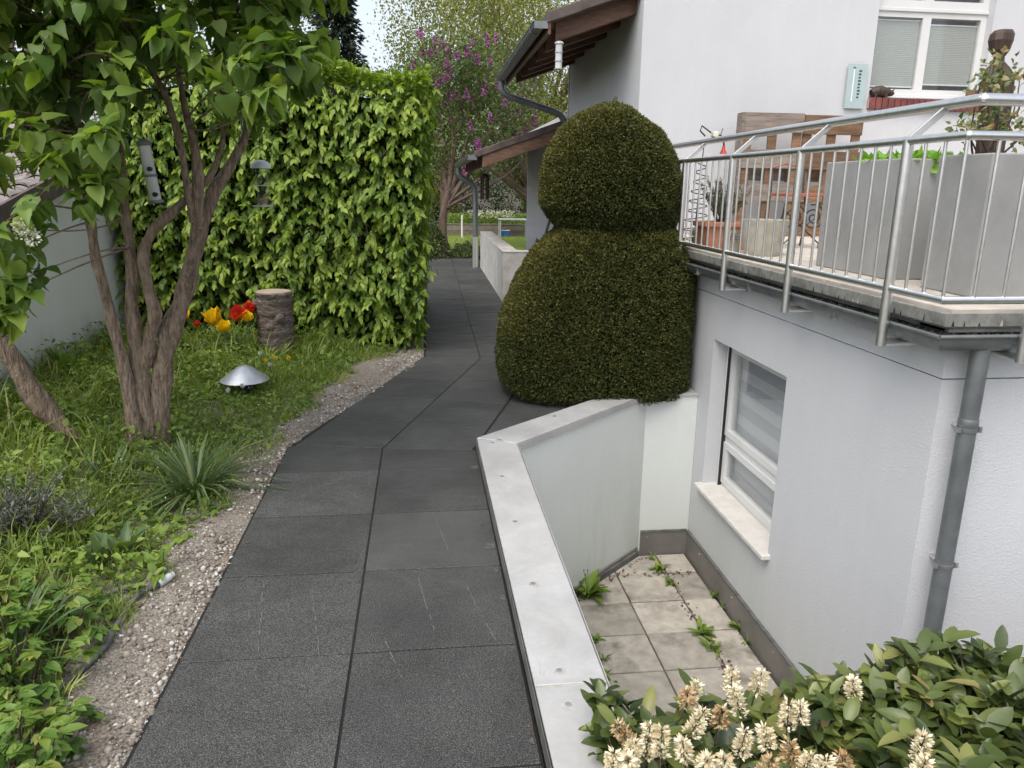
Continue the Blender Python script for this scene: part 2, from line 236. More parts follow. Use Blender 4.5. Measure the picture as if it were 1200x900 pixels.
# ---------------------------------------------------------------- object helpers
ROOT = {}
def tag(o, label=None, cat=None, group=None, kind=None):
    for k, v in (('label', label), ('category', cat), ('group', group), ('kind', kind)):
        if v: o[k] = v
    return o
def thing(name, loc, label, cat, group=None):
    o = bpy.data.objects.new(name, None); COL.objects.link(o); o.location = Vector(loc); o.empty_display_size = .1
    ROOT[o] = np.array(loc, float); return tag(o, label, cat, group)
def link(name, me, parent=None, loc=None):
    o = bpy.data.objects.new(name, me); COL.objects.link(o)
    if parent is not None: o.parent = parent
    if loc is not None: o.location = Vector(loc)
    return o
def off(parent):
    if parent is None: return np.zeros(3)
    return ROOT[parent]
def nrm(v): v = np.asarray(v, float); return v/np.maximum(np.linalg.norm(v, axis=-1, keepdims=True), 1e-9)
class MB:
    def __init__(s): s.v = []; s.f = []
    def add(s, V, Fc):
        k = len(s.v); s.v += [tuple(map(float, p)) for p in V]; s.f += [tuple(i+k for i in f) for f in Fc]; return s
    def box(s, x0, x1, y0, y1, z0, z1):
        return s.add([(x, y, z) for z in (z0, z1) for y in (y0, y1) for x in (x0, x1)], [(0, 2, 3, 1), (4, 5, 7, 6), (0, 1, 5, 4), (2, 6, 7, 3), (0, 4, 6, 2), (1, 3, 7, 5)])
    def obox(s, c, X, Y, Z):
        c, X, Y, Z = map(np.array, (c, X, Y, Z))
        return s.add([c+a*X+b*Y+d*Z for d in (-1, 1) for b in (-1, 1) for a in (-1, 1)], [(0, 2, 3, 1), (4, 5, 7, 6), (0, 1, 5, 4), (2, 6, 7, 3), (0, 4, 6, 2), (1, 3, 7, 5)])
    def beam(s, p, q, wd, ht, up=(0, 0, 1)):
        p, q = np.array(p, float), np.array(q, float); d = q-p; L = np.linalg.norm(d); d /= L; x = nrm(np.cross(d, up)); z = np.cross(x, d)
        return s.obox((p+q)/2, d*L/2, x*wd/2, z*ht/2)
    def tube(s, pts, r, n=8, cap=True):
        P = np.array(pts, float); m = len(P); r = np.full(m, r) if np.isscalar(r) else np.array(r, float)
        T = np.gradient(P, axis=0); T = nrm(T); up = np.array([0, 0, 1.]) if abs(T[0][2]) < .9 else np.array([1., 0, 0]); k = len(s.v)
        X = nrm(np.cross(T[0], up)); a = np.arange(n)*2*math.pi/n
        for i in range(m):
            X = nrm(X-np.dot(X, T[i])*T[i]); Y = np.cross(T[i], X)
            for t in a: s.v.append(tuple(P[i]+r[i]*(math.cos(t)*X+math.sin(t)*Y)))
        for i in range(m-1):
            for j in range(n):
                j2 = (j+1) % n; s.f.append((k+i*n+j, k+i*n+j2, k+(i+1)*n+j2, k+(i+1)*n+j))
        if cap: s.f.append(tuple(k+j for j in range(n))[::-1]); s.f.append(tuple(k+(m-1)*n+j for j in range(n)))
        return s
    def lathe(s, prof, c=(0, 0, 0), n=20, axis=None, jitter=None):
        k = len(s.v); c = np.array(c, float)
        for i, (r, z) in enumerate(prof):
            for j in range(n):
                t = 2*math.pi*j/n; rr = r*(1 if jitter is None else jitter(t, z)); s.v.append(tuple(c+np.array([rr*math.cos(t), rr*math.sin(t), z])))
        for i in range(len(prof)-1):
            for j in range(n):
                j2 = (j+1) % n; s.f.append((k+i*n+j, k+i*n+j2, k+(i+1)*n+j2, k+(i+1)*n+j))
        s.f.append(tuple(k+j for j in range(n))[::-1]); s.f.append(tuple(k+(len(prof)-1)*n+j for j in range(n))); return s
    def prism(s, poly, z0, z1, ch=0.0):
        p = np.array(poly, float); n = len(p); k = len(s.v); rings = [(p, z0), (p, z1-ch)]
        if ch: rings.append((inset(p, ch), z1))
        else: rings[1] = (p, z1)
        for q, z in rings: s.v += [(float(a), float(b), float(z)) for a, b in q]
        for i in range(len(rings)-1):
            for j in range(n): j2 = (j+1) % n; s.f.append((k+i*n+j, k+i*n+j2, k+(i+1)*n+j2, k+(i+1)*n+j))
        s.f.append(tuple(k+j for j in range(n))[::-1]); s.f.append(tuple(k+(len(rings)-1)*n+j for j in range(n))); return s
    def build(s, name, m, parent=None, smooth=False, bevel=0, root=None, at=None):
        """world-space vertices; mesh is stored relative to the root empty (or to its own base when top level)"""
        V = np.array(s.v); o_ = off(root if root is not None else parent) if parent is not None else (np.array(at, float) if at is not None else np.zeros(3))
        me = bpy.data.meshes.new(name); me.from_pydata([tuple(p) for p in V-o_], [], s.f); me.materials.append(MT[m] if isinstance(m, str) else m)
        if smooth:
            me.polygons.foreach_set('use_smooth', [True]*len(me.polygons)); me.set_sharp_from_angle(angle=math.radians(50))
        me.update(); o = link(name, me, parent)
        if parent is None and at is not None: o.location = Vector(at)
        ROOT[o] = o_
        if bevel:
            b = o.modifiers.new('bevel', 'BEVEL'); b.width = bevel; b.segments = 2; b.limit_method = 'ANGLE'; b.angle_limit = math.radians(40)
        return o
def inset(p, d):
    n = len(p); out = []
    for i in range(n):
        a, b, c = p[i-1], p[i], p[(i+1) % n]; e1, e2 = nrm(b-a), nrm(c-b); n1, n2 = np.array([-e1[1], e1[0]]), np.array([-e2[1], e2[0]])
        h = n1+n2; out.append(b+d*h/max(.25, np.dot(h, n1)))
    return np.array(out)
def clip(poly, P, Nv):
    """keep side where dot(x-P,N) >= 0"""
    out = []; P, Nv = np.array(P), np.array(Nv)
    for i in range(len(poly)):
        a, b = np.array(poly[i-1]), np.array(poly[i]); da, db = np.dot(a-P, Nv), np.dot(b-P, Nv)
        if (da >= 0) != (db >= 0): out.append(a+(b-a)*da/(da-db))
        if db >= 0: out.append(b)
    return out
def area(p): return .5*sum(p[i-1][0]*p[i][1]-p[i][0]*p[i-1][1] for i in range(len(p)))
def quick_box(name, m, parent, x0, x1, y0, y1, z0, z1, bevel=0, root=None): return MB().box(x0, x1, y0, y1, z0, z1).build(name, m, parent, bevel=bevel, root=root)
def wall_holes(axis, c0, thick, a0, a1, z0, z1, holes):
    """wall slab; axis 'x': plane x=c0 going to c0+thick, a = y.  axis 'y': plane y=c0, a = x.  holes: (a0,a1,z0,z1)"""
    A = sorted({a0, a1, *[h[0] for h in holes], *[h[1] for h in holes]}); Z = sorted({z0, z1, *[h[2] for h in holes], *[h[3] for h in holes]})
    mb = MB(); inside = lambda a, z: any(h[0] < a < h[1] and h[2] < z < h[3] for h in holes)
    pt = (lambda d, a, z: (c0+d, a, z)) if axis == 'x' else (lambda d, a, z: (a, c0+d, z))
    cell = lambda i, j: 0 <= i < len(A)-1 and 0 <= j < len(Z)-1 and not inside((A[i]+A[i+1])/2, (Z[j]+Z[j+1])/2)
    for i in range(len(A)-1):
        for j in range(len(Z)-1):
            if not cell(i, j): continue
            for d in (0, thick): mb.add([pt(d, A[i], Z[j]), pt(d, A[i+1], Z[j]), pt(d, A[i+1], Z[j+1]), pt(d, A[i], Z[j+1])], [(0, 1, 2, 3)])
            for di, dj, p, q in ((-1, 0, (A[i], Z[j]), (A[i], Z[j+1])), (1, 0, (A[i+1], Z[j]), (A[i+1], Z[j+1])), (0, -1, (A[i], Z[j]), (A[i+1], Z[j])), (0, 1, (A[i], Z[j+1]), (A[i+1], Z[j+1]))):
                if not cell(i+di, j+dj): mb.add([pt(0, *p), pt(0, *q), pt(thick, *q), pt(thick, *p)], [(0, 1, 2, 3)])
    return mb
# ---------------------------------------------------------------- leaves
def _half(ts, ws, mids, fold=.25, droop=.15, wav=0):
    """leaf from side outline (t, halfwidth) and midrib stations; y length, x width, z normal"""
    V = []; mz = lambda t: -droop*t*t
    for t in mids: V.append((0, t, mz(t)))
    nL = len(V)
    for sgn in (-1, 1):
        for i, (t, w_) in enumerate(zip(ts, ws)): V.append((sgn*w_, t, mz(t)+fold*w_+(wav if i % 2 else -wav)))
    return V, nL, len(ts)
def leaf_lilac():
    V, a, n = _half([.02, .22, .48, .76], [.26, .41, .34, .16], [.06, .3, .6, 1.0], .22, .28, .015)
    F = []
    for s in (0, 1):
        b = a+s*n; q = [(0, b+0, b+1), (0, b+1, 1), (1, b+1, b+2), (1, b+2, 2), (2, b+2, b+3), (2, b+3, 3)]; F += q if s else [t[::-1] for t in q]
    return np.array(V), np.array(F)
def leaf_ovate(w=.30, fold=.35, droop=.2):
    V, a, n = _half([.28, .68], [w, w*.8], [0, .5, 1.0], fold, droop); F = []
    for s in (0, 1):
        b = a+s*n; q = [(0, b, 1), (1, b, b+1), (1, b+1, 2)]; F += q if s else [t[::-1] for t in q]
    return np.array(V), np.array(F)
def leaf_long(w=.19, fold=.4, droop=.18):
    V, a, n = _half([.12, .4, .7, .9], [w*.6, w, w*.85, w*.42], [0, .4, .7, 1.0], fold, droop, .008); F = []
    for s in (0, 1):
        b = a+s*n; q = [(0, b, b+1), (0, b+1, 1), (1, b+1, b+2), (1, b+2, 2), (2, b+2, b+3), (2, b+3, 3)]; F += q if s else [t[::-1] for t in q]
    return np.array(V), np.array(F)
def leaf_dia(w=.28, droop=.12): return np.array([(0, 0, 0), (-w, .45, .06), (w, .45, .06), (0, 1, -droop)]), np.array([(0, 2, 1), (1, 2, 3)])
def leaf_blade(w=.03, bend=.5):
    V = []
    for i, t in enumerate((0, .4, .75)):
        ww = w*(1-.35*t); z = -bend*t*t; V += [(-ww, t*(1-.2*bend*t), z), (ww, t*(1-.2*bend*t), z)]
    V.append((0, 1-.25*bend, -bend)); return np.array(V), np.array([(0, 1, 3), (0, 3, 2), (2, 3, 5), (2, 5, 4), (4, 5, 6)])
def pebble_shape():
    p = (1+5**.5)/2; V = nrm(np.array([(0, 1, p), (1, p, 0), (p, 0, 1), (0, -1, p), (-1, p, 0), (p, 0, -1), (0, 1, -p), (1, -p, 0), (-p, 0, 1), (0, -1, -p), (-1, -p, 0), (-p, 0, -1)], float))
    from itertools import combinations
    F = [t for t in combinations(range(12), 3) if all(np.linalg.norm(V[a]-V[b]) < 1.1 for a, b in combinations(t, 2))]
    F = [t if np.dot(np.cross(V[t[1]]-V[t[0]], V[t[2]]-V[t[0]]), V[t[0]]) > 0 else t[::-1] for t in F]
    return V*np.array([.5, .5, .34])*rng.uniform(.85, 1.1, (12, 1)), np.array(F)
def frames(D, Nn):
    D = nrm(D); X = np.cross(D, Nn); bad = np.linalg.norm(X, axis=1) < 1e-4; X[bad] = np.cross(D[bad], [1, .3, .2]); X = nrm(X); return X, D, np.cross(X, D)
def leaf_mesh(name, shape, P, D, Nn, S, tint, m, o_=None, smooth=False, wvar=0):
    V, Fc = shape; P = np.asarray(P, float); n = len(P); X, Y, Z = frames(np.asarray(D, float), np.asarray(Nn, float)); S = np.broadcast_to(S, n).reshape(n, 1, 1)
    W = rng.uniform(.78, 1.14, (n, 1, 1)); Q = rng.uniform(.3, 2.0, (n, 1, 1)) if n > 1 else 1
    if n == 1: W = 1
    VV = P[:, None, :]+S*(W*V[None, :, 0:1]*X[:, None, :]+V[None, :, 1:2]*Y[:, None, :]+Q*V[None, :, 2:3]*Z[:, None, :])
    if o_ is not None: VV = VV-o_
    k = len(V); FF = (Fc[None]+(np.arange(n)*k)[:, None, None]).reshape(-1, 3)
    me = bpy.data.meshes.new(name); nv, nf = n*k, len(FF); me.vertices.add(nv); me.vertices.foreach_set('co', VV.reshape(-1).astype(np.float32))
    me.loops.add(nf*3); me.loops.foreach_set('vertex_index', FF.reshape(-1).astype(np.int32)); me.polygons.add(nf); me.polygons.foreach_set('loop_start', np.arange(0, nf*3, 3, dtype=np.int32))
    at = me.attributes.new('tint', 'FLOAT', 'POINT'); at.data.foreach_set('value', np.repeat(np.clip(tint, 0, 1), k).astype(np.float32))
    me.materials.append(MT[m]); me.update(calc_edges=True)
    if smooth: me.polygons.foreach_set('use_smooth', np.ones(nf, bool))
    return me
def leaves(name, parent, shape, P, D, Nn, S, tint, m, kind='stuff', root=None, smooth=False, wvar=0, at=None):
    o_ = off(root if root is not None else parent) if parent is not None else (np.array(at, float) if at is not None else np.zeros(3))
    o = link(name, leaf_mesh(name, shape, P, D, Nn, S, tint, m, o_, smooth, wvar), parent)
    if parent is None and at is not None: o.location = Vector(at)
    if kind: o['kind'] = kind
    ROOT[o] = o_; return o
def leaf_split(parent, part, shape, P, D, Nn, S, tint, m, nmax=300, cellpx=7, smooth=False, margin=0):
    """the leaves that show largest become 'part' objects (shared meshes), the rest one stuff part"""
    P, D, Nn = map(lambda a: np.asarray(a, float), (P, D, Nn)); n = len(P); S = np.broadcast_to(S, n).astype(float); o_ = off(parent)
    u, v, z = projn(P+nrm(D)*S[:, None]*.5); idx = np.where((u > 2) & (u < 1198) & (v > 2) & (v < 898) & (z > .05))[0]
    order = idx[np.argsort(z[idx])]; seen = set(); front = []
    for i in order:
        c = (int(u[i]//cellpx), int(v[i]//cellpx))
        if c in seen: continue
        seen.add(c); front.append(i)
    front = np.array(front, int); front = front[np.argsort(-(S[front]/z[front]))][:nmax] if len(front) else front
    mask = np.ones(n, bool); mask[front] = False
    nb = 8; prot = []
    for b in range(nb):
        prot.append(leaf_mesh(part, shape, np.zeros((1, 3)), np.array([[0, 1., 0]]), np.array([[0, 0, 1.]]), np.ones(1), np.array([(b+.5)/nb]), m, smooth=smooth))
    X, Y, Z = frames(D, Nn)
    for i in front:
        o = link(part, prot[min(nb-1, int(np.clip(tint[i], 0, .999)*nb))], parent); p = P[i]-o_; s = S[i]
        X[i] *= rng.uniform(.78, 1.14); Z[i] *= rng.uniform(.3, 2.0)
        o.matrix_local = Matrix(((X[i][0]*s, Y[i][0]*s, Z[i][0]*s, p[0]), (X[i][1]*s, Y[i][1]*s, Z[i][1]*s, p[1]), (X[i][2]*s, Y[i][2]*s, Z[i][2]*s, p[2]), (0, 0, 0, 1)))
    if mask.any(): leaves('foliage', parent, shape, P[mask], D[mask], Nn[mask], S[mask], np.asarray(tint)[mask], m, smooth=smooth)
def rdir(n, up=0.0, spread=1.0): v = rng.normal(0, spread, (n, 3)); v[:, 2] += up; return nrm(v)
def ground_tuft(parent, shape, c, n, L, m, spread=.03, tilt=.6, name='leaf', lo=0, hi=1, kind='stuff', root=None):
    """rosette / clump of leaves rising from c"""
    a = rng.uniform(0, 2*math.pi, n); ti = rng.uniform(.15, 1, n)*tilt; D = np.stack([np.cos(a)*np.sin(ti), np.sin(a)*np.sin(ti), np.cos(ti)], 1); Nn = np.stack([-np.cos(a), -np.sin(a), np.full(n, .5)], 1)
    P = np.array(c)+np.stack([np.cos(a), np.sin(a), np.zeros(n)], 1)*rng.uniform(0, spread, (n, 1)); S = L*rng.uniform(.6, 1.1, n)
    return leaves(name, parent, shape, P, D, Nn, S, rng.uniform(lo, hi, n), m, kind, root)
# ================================================================ SETTING
MT['chalk'] = surf('pale scratch residue', (.10, .10, .098), (.19, .19, .185), 60, .9)
MT['lime'] = surf('pale lime bloom', (.055, .055, .053), (.14, .138, .13), 40, .95, lo=.42, hi=.7)
MT['capstain'] = surf('capping stain', (.33, .315, .27), (.42, .41, .38), 25, .6)
W, YF, YU, FL, WB = 2.14, 2.82, 7.70, 1.18, -1.30      # house west plane, south plane, upper wall plane, terrace floor, lightwell floor
# ground with the sunken yard cut out
mb = MB(); XB, YB = [-400, .40, 9, 400], [-400, 1.72, 5.62, 400]
for i in range(3):
    for j in range(3):
        if i == 1 and j == 1: continue
        mb.add([(XB[i], YB[j], -.06), (XB[i+1], YB[j], -.06), (XB[i+1], YB[j+1], -.06), (XB[i], YB[j+1], -.06)], [(0, 1, 2, 3)])
tag(mb.build('ground', 'ground'), kind='structure')
# garden bed on the left, uneven soil
nx, ny = 85, 150; gx = np.linspace(-3.35, .12, nx); gy = np.linspace(-.6, 8.3, ny)
def bed_z(x, y): return -.012+.022*np.sin(x*5.1+y*2.3)*np.sin(y*3.7-x*1.9)+.05*np.clip((-1.35-x)/.8, 0, 1)+.012*np.sin(x*23+y*11)*np.sin(y*19)
def path_left(y):
    return np.where(y < 4.72, -.872, np.where(y < 7.22, -.862+(y-4.72)*.352, .012+(y-7.22)*.0106))
mb = MB(); V = [(x, y, float(np.clip((path_left(y)-x)/.12, 0, 1)*(bed_z(x, y)+.012)-.012) if x < path_left(y)+.03 else -.05) for y in gy for x in gx]
mb.add(V, [(j*nx+i, j*nx+i+1, (j+1)*nx+i+1, (j+1)*nx+i) for j in range(ny-1) for i in range(nx-1)])
tag(mb.build('garden_bed', 'soil', smooth=True), kind='structure')
# ---- path
P1, P2 = np.array([-.273, 4.634]), np.array([.542, 7.19]); n1 = nrm([.17, 1.17]); dB = nrm(P2-P1); pB = np.array([dB[1], -dB[0]]); dC = nrm([.0106, 1]); pC = np.array([dC[1], -dC[0]]); n2 = nrm(dB+dC)
bedp = MB()
bedp.prism([(-.89, -1.2), (.325, -1.2), (.325, 4.56), (1.25, 5.45), (1.2, 7.0), (1.16, 10.8), (1.2, 17.0), (.06, 17.02), (-.01, 7.2), (-.88, 4.72)], -.055, -.0045)
path = tag(bedp.build('path', 'joint'), kind='structure')
def slab(poly):
    if len(poly) < 3: return
    if area(poly) < 0: poly = poly[::-1]
    q = []
    for p in poly:
        if not q or np.linalg.norm(np.array(p)-q[-1]) > .004: q.append(np.array(p))
    if len(q) < 3 or abs(area(q)) < .004: return
    dz = rng.uniform(-.0012, .0012)
    MB().prism(inset(np.array(q), .0040), -.045, dz, .0016).build('slab', 'slab', path)
for c0, c1 in ((-.875, -.2770), (-.2760, .322)):
    for k in range(-5, 6):
        y0 = 1.827+.601*k; slab(clip([(c0, y0), (c1, y0), (c1, y0+.601), (c0, y0+.601)], P1, -n1))
for c0, c1, last in ((-.566, -.0005, 9), (.0005, .566, 9), (.574, 1.2, 2)):
    for k in range(-2, 7):
        if k > last: continue
        s0, s1 = -.02+.6*k, .58+.6*k
        q = clip([P1+dB*s+pB*c for s, c in ((s0, c0), (s0, c1), (s1, c1), (s1, c0))], P1, n1)
        if q: q = clip(q, P2, -n2)
        if q: q = clip(q, (.313, 4.575), (-1, 1.0))
        slab(q)
for c0, c1 in ((-.535, -.0005), (.0005, .56)):
    for k in range(-1, 17):
        s0, s1 = .3+.6*k, .9+.6*k; q = clip([P2+dC*s+pC*c for s, c in ((s0, c0), (s0, c1), (s1, c1), (s1, c0))], P2, n2); slab(q)
for (ua, va, ub, vb) in ((309, 679, 302, 766), (366, 692, 374, 770), (487, 668, 511, 746), (545, 684, 581, 752), (507, 601, 532, 660), (452, 752, 470, 795)):
    a, b = onz(ua, va, 0), onz(ub, vb, 0); d = nrm(b-a); q = np.array([-d[1], d[0], 0]); m = 14; mb = MB()
    for i in range(m):
        if rng.uniform() < .22: continue
        p0, p1 = a+(b-a)*i/m+q*rng.normal(0, .002), a+(b-a)*(i+.9)/m+q*rng.normal(0, .002); w_ = rng.uniform(.0008, .0022); mb.add([p0-q*w_+[0, 0, .0028], p1-q*w_+[0, 0, .0028], p1+q*w_+[0, 0, .0028], p0+q*w_+[0, 0, .0028]], [(0, 1, 2, 3)])
    mb.build('chalk_mark', 'chalk', path)
n = 260; yy = rng.uniform(1.0, 7.5, n); sd_ = rng.uniform(0, 1, n) < .6; xx = np.where(sd_, path_left(yy)+rng.gamma(1.3, .05, n), path_left(yy)+1.19-rng.gamma(1.2, .04, n)); kk = (xx < path_left(yy)+1.18) & (xx > path_left(yy)+.01)
o = leaves('path_litter', None, leaf_dia(.35, .1), np.stack([xx, yy, np.full(n, .003)], 1)[kk], (rdir(n)*[1, 1, .05])[kk], rdir(n, 2, .3)[kk], rng.uniform(.004, .016, n)[kk], rng.uniform(0, 1, n)[kk], 'litter'); tag(o, 'small bits of plant litter along the edges of the dark path', 'leaf litter')
for (u, v, sz) in ((573, 641, .05), (556, 548, .045), (581, 668, .03), (600, 700, .028), (612, 760, .02), (640, 868, .02)):   # lime smudges at the parapet foot
    c = onz(u, v, 0); c[0] = min(c[0], .30); q = []
    for k in range(16): a = -2*math.pi*k/16; r = sz*(.45+.55*rng.uniform())*(1.0 if math.cos(a) > 0 else .8); q.append((min(c[0]+.8*r*math.cos(a), .316), c[1]+r*math.sin(a)*.9, .0027))
    MB().add(q, [tuple(range(15, -1, -1))]).build('lime_stain', 'lime', path)
# ---- gravel strip
n = 62000; x = rng.uniform(-1.75, .02, n); y = rng.uniform(.6, 7.7, n); d = path_left(y)-x
keep = (d > .004) & (rng.uniform(0, 1, n) < np.clip(1.15-d/.36, .02, 1)*np.where(np.sin(x*7+y*3.1)+np.sin(y*5.3-x*4) > -.75, 1, .3)); x, y = x[keep], y[keep]; n = len(x)
s = rng.gamma(2.2, .0034, n)+.0045; P = np.stack([x, y, bed_z(x, y)+s*.12], 1); near = path_left(y)-x < .07; P[near, 2] = np.maximum(P[near, 2], -.012)
leaves('gravel', None, pebble_shape(), P, rdir(n, 0, 1)*[1, 1, .2], np.stack([rng.normal(0, .3, n), rng.normal(0, .3, n), np.ones(n)], 1), s, np.clip(rng.beta(1.5, 1.7, n), 0, 1), 'pebble')['label'] = 'loose white and brown gravel along the edge of the dark path'
bpy.data.objects['gravel']['category'] = 'gravel'
# ---- lawn at the end of the garden
nx, ny = 30, 30; mb = MB(); gx = np.linspace(-1.5, 9, nx); gy = np.linspace(18.6, 34, ny)
mb.add([(a, b, -.03+.02*math.sin(a*3+b)*math.sin(b*2)) for b in gy for a in gx], [(j*nx+i, j*nx+i+1, (j+1)*nx+i+1, (j+1)*nx+i) for j in range(ny-1) for i in range(nx-1)])
tag(mb.build('lawn', 'lawn', smooth=True), kind='structure')
n = 14000; P = np.stack([rng.uniform(.2, 6, n), rng.uniform(18.6, 27, n), np.full(n, -.03)], 1)
o = leaves('lawn_grass', None, leaf_blade(.05, .3), P, rdir(n, 1.6, .5), rdir(n), rng.uniform(.05, .1, n), rng.uniform(.35, .95, n), 'grass'); tag(o, 'short bright lawn grass in front of the raised bed', 'grass')
# ================================================================ LIGHTWELL
wf = tag(MB().prism([(.5, 1.7), (9, 1.7), (9, 5.7), (.5, 5.7)], WB-.12, WB-.02).build('lightwell_floor', 'grout'), kind='structure')
for i in range(-1, 20):
    for j in range(-1, 10):
        x0, y0 = 1.065+.4*(i-1)-.0, 5.195-.4*(j)
        if x0 > 6: continue
        q = [(x0, y0), (x0+.4, y0), (x0+.4, y0+.4), (x0, y0+.4)]
        for Pc, Nc in (((.57, 0), (1, 0)), ((0, 1.74), (0, 1)), ((0, 5.50), (0, -1)), ((.60, 4.44), (1, -1))):
            if q: q = clip(q, Pc, Nc)
        if not q: continue
        if y0+.2 > YF and x0 > W-.05: continue
        if y0+.4 > YF: q = clip(q, (W-.03, 0), (-1, 0))
        if not q or abs(area(q)) < .006: continue
        if area(q) < 0: q = q[::-1]
        MB().prism(inset(np.array(q), .0055), WB-.04, WB+rng.uniform(-.003, .003), .004).build('tile', 'tile', wf)
pw = thing('parapet_wall', (.45, 3.2, WB), 'low white lightwell wall with pale metal capping beside the dark path', 'wall')
mb = MB()
mb.prism([(.365, 1.0), (.555, 1.0), (.555, 4.458), (1.722, 5.53), (W-.002, 5.53), (W-.002, 5.72), (1.64, 5.72), (.365, 4.555)], WB-.1, .052)
mb.build('wall', 'wellwall', pw)
MB().prism([(.555, 1.55), (8.9, 1.55), (8.9, 1.74), (.555, 1.74)], WB-.1, -.02).build('retaining_wall', 'wellwall', pw)
def cap(poly): return MB().prism(poly, .054, .072, .004).build('capping', 'cap', pw)
cap([(.340, .95), (.576, .95), (.573, 2.083), (.336, 2.083)]); cap([(.336, 2.0875), (.573, 2.0875), (.568, 4.452), (.323, 4.578)])
cap([(.3252, 4.5825), (.5705, 4.4562), (1.735, 5.545), (1.735, 5.742), (1.632, 5.742)])
MB().prism([(1.739, 5.515), (W-.004, 5.515), (W-.004, 5.742), (1.739, 5.742)], .054, .072, .004).build('capping', 'cap', pw)
MB().box(.3385, .571, 2.0832, 2.0873, .0545, .0705).build('seam', 'capstain', pw); MB().box(.345, .568, 2.074, 2.0832, .0721, .0727).build('seam_dirt', 'capstain', pw)
# capping drip edges
for a, b in (((.3355, .95), (.3195, 4.578)), ((.3195, 4.588), (1.632, 5.75))):
    d = nrm(np.array(b)-np.array(a)); nn = np.array([-d[1], d[0]]); MB().prism([np.array(a), np.array(b), np.array(b)+nn*.003, np.array(a)+nn*.003], .012, .068).build('drip_edge', 'rubber', pw)
for a, b in (((.578, .95), (.5725, 4.44)), ((.576, 4.446), (1.737, 5.53))):
    d = nrm(np.array(b)-np.array(a)); nn = np.array([d[1], -d[0]]); MB().prism([np.array(a)+nn*.003, np.array(b)+nn*.003, np.array(b), np.array(a)], .03, .068).build('drip_edge', 'cap', pw)
for sx, sy in ((.416, 3.314), (.419, 2.725), (.426, 2.154), (.425, 1.983), (.414, 3.899), (.462, 4.522), (.411, 4.47), (.425, 1.45), (.9, 5.0), (1.3, 5.36)):
    rr = rng.uniform(.016, .03); MB().lathe([(rr, .0722), (rr*.93, .0726)], (sx+.004, sy-.003, 0), 16, jitter=lambda t, z: 1+.12*math.sin(3*t+sx*40)).build('stain', 'capstain', pw)
    mb = MB().lathe([(.011, .0725), (.011, .0745), (.006, .0755), (.002, .075)], (sx, sy, 0), 12); mb.build('screw', 'steel', pw, True)
# base strip of the diagonal wall, metal flashing elsewhere
d = nrm(np.array([1.722-.555, 5.53-4.458])); nn = np.array([d[1], -d[0]]); a, b = np.array([.56, 4.46]), np.array([1.70, 5.51])
MB().prism([a+nn*.03, b+nn*.03, b+nn*.003, a+nn*.003], WB-.02, WB+.055, .01).build('base_strip', 'rubber', pw)
MB().prism([a+nn*.018, b+nn*.018, b+nn*.003, a+nn*.003], WB+.058, WB+.075, .004).build('base_strip', 'flash', pw)
MB().box(1.735, W-.02, 5.512, 5.528, WB-.02, WB+.20).build('flashing', 'flash', pw)
MB().box(1.735, W-.02, 5.506, 5.529, WB+.201, WB+.212).build('flashing_rim', 'rubber', pw)
for xx in (1.79, 2.05): MB().lathe([(.004, 0), (.003, .003)], (xx, 5.51, WB+.16), 8).build('screw', 'steel', pw)
MT['mossstain'] = surf('black moss stain', (.02, .018, .008), (.07, .06, .02), 60, .95)
MT['whitestain'] = surf('white lime run', (.42, .41, .38), (.52, .51, .48), 60, .9)
# ================================================================ HOUSE
H = thing('house', (4, 6, WB), 'white roughcast house with terrace, brown eaves and grey gutters', 'house')
WIN = (4.14, 5.305, -.60, .553)
wall_holes('x', W, .32, YF, 7.68, WB-.1, .872, [WIN]).build('wall', 'stucco_low', H)
wall_holes('x', W-.004, .32, YF+.3, 7.68, .878, 1.085, []).build('wall_band', 'stucco', H)
wall_holes('y', YF, .30, W+.32, 9, WB-.1, .872, []).build('wall', 'stucco_low', H)
MB().box(W-.004, 9, YF-.004, YF+.3, .8785, 1.0845).build('wall_band', 'stucco', H)
# corner return between west and south faces is closed by the south slab
UW = (4.53, 5.77, 2.55, 4.05)
wall_holes('y', YU, .34, W, 9, FL-.1, 6.2, [UW]).build('wall', 'stucco', H)
MB().add([(W, YU+.34, 0.9), (W, 11.42, .9), (W, 11.42, 3.52), (W, YU+.34, 3.52), (W+.3, YU+.34, .9), (W+.3, 11.42, .9), (W+.3, 11.42, 3.6), (W+.3, YU+.34, 3.6)], [(0, 1, 2, 3), (4, 7, 6, 5), (1, 5, 6, 2), (3, 2, 6, 7), (0, 4, 5, 1)]).build('wall', 'stucco', H)
MB().box(W+.002, W+.3, 7.69, 15.82, -.2, .898).build('wall', 'stucco', H); MB().box(W+.002, W+.3, 11.43, 15.82, .9, 2.68).build('wall', 'stucco', H)
MB().box(W+.05, 9, 15.5, 15.8, -.2, 2.68).build('wall', 'stucco', H); MB().box(2.5, 9, 11.2, 11.41, -.1, 5.5).build('wall', 'stucco', H); MB().box(8.7, 9, 2.9, 15.5, WB, 5.5).build('wall', 'stucco', H)
MB().box(W-.012, W+.03, 11.422, 11.45, 2.0, 3.45).build('white_strip', 'pvc', H)  # thin white upright strip at the far end of the wall
# flashing at the foot of the west wall
MB().box(W-.018, W-.002, 2.9, 5.505, WB-.02, WB+.20).build('flashing', 'flash', H); MB().box(W-.024, W-.001, 2.9, 5.505, WB+.201, WB+.212).build('flashing_rim', 'rubber', H)
for yy in (5.2, 4.55, 3.9): MB().lathe([(.005, 0), (.003, .003)], (W-.02, yy, WB+.15), 8).build('screw', 'steel', H)
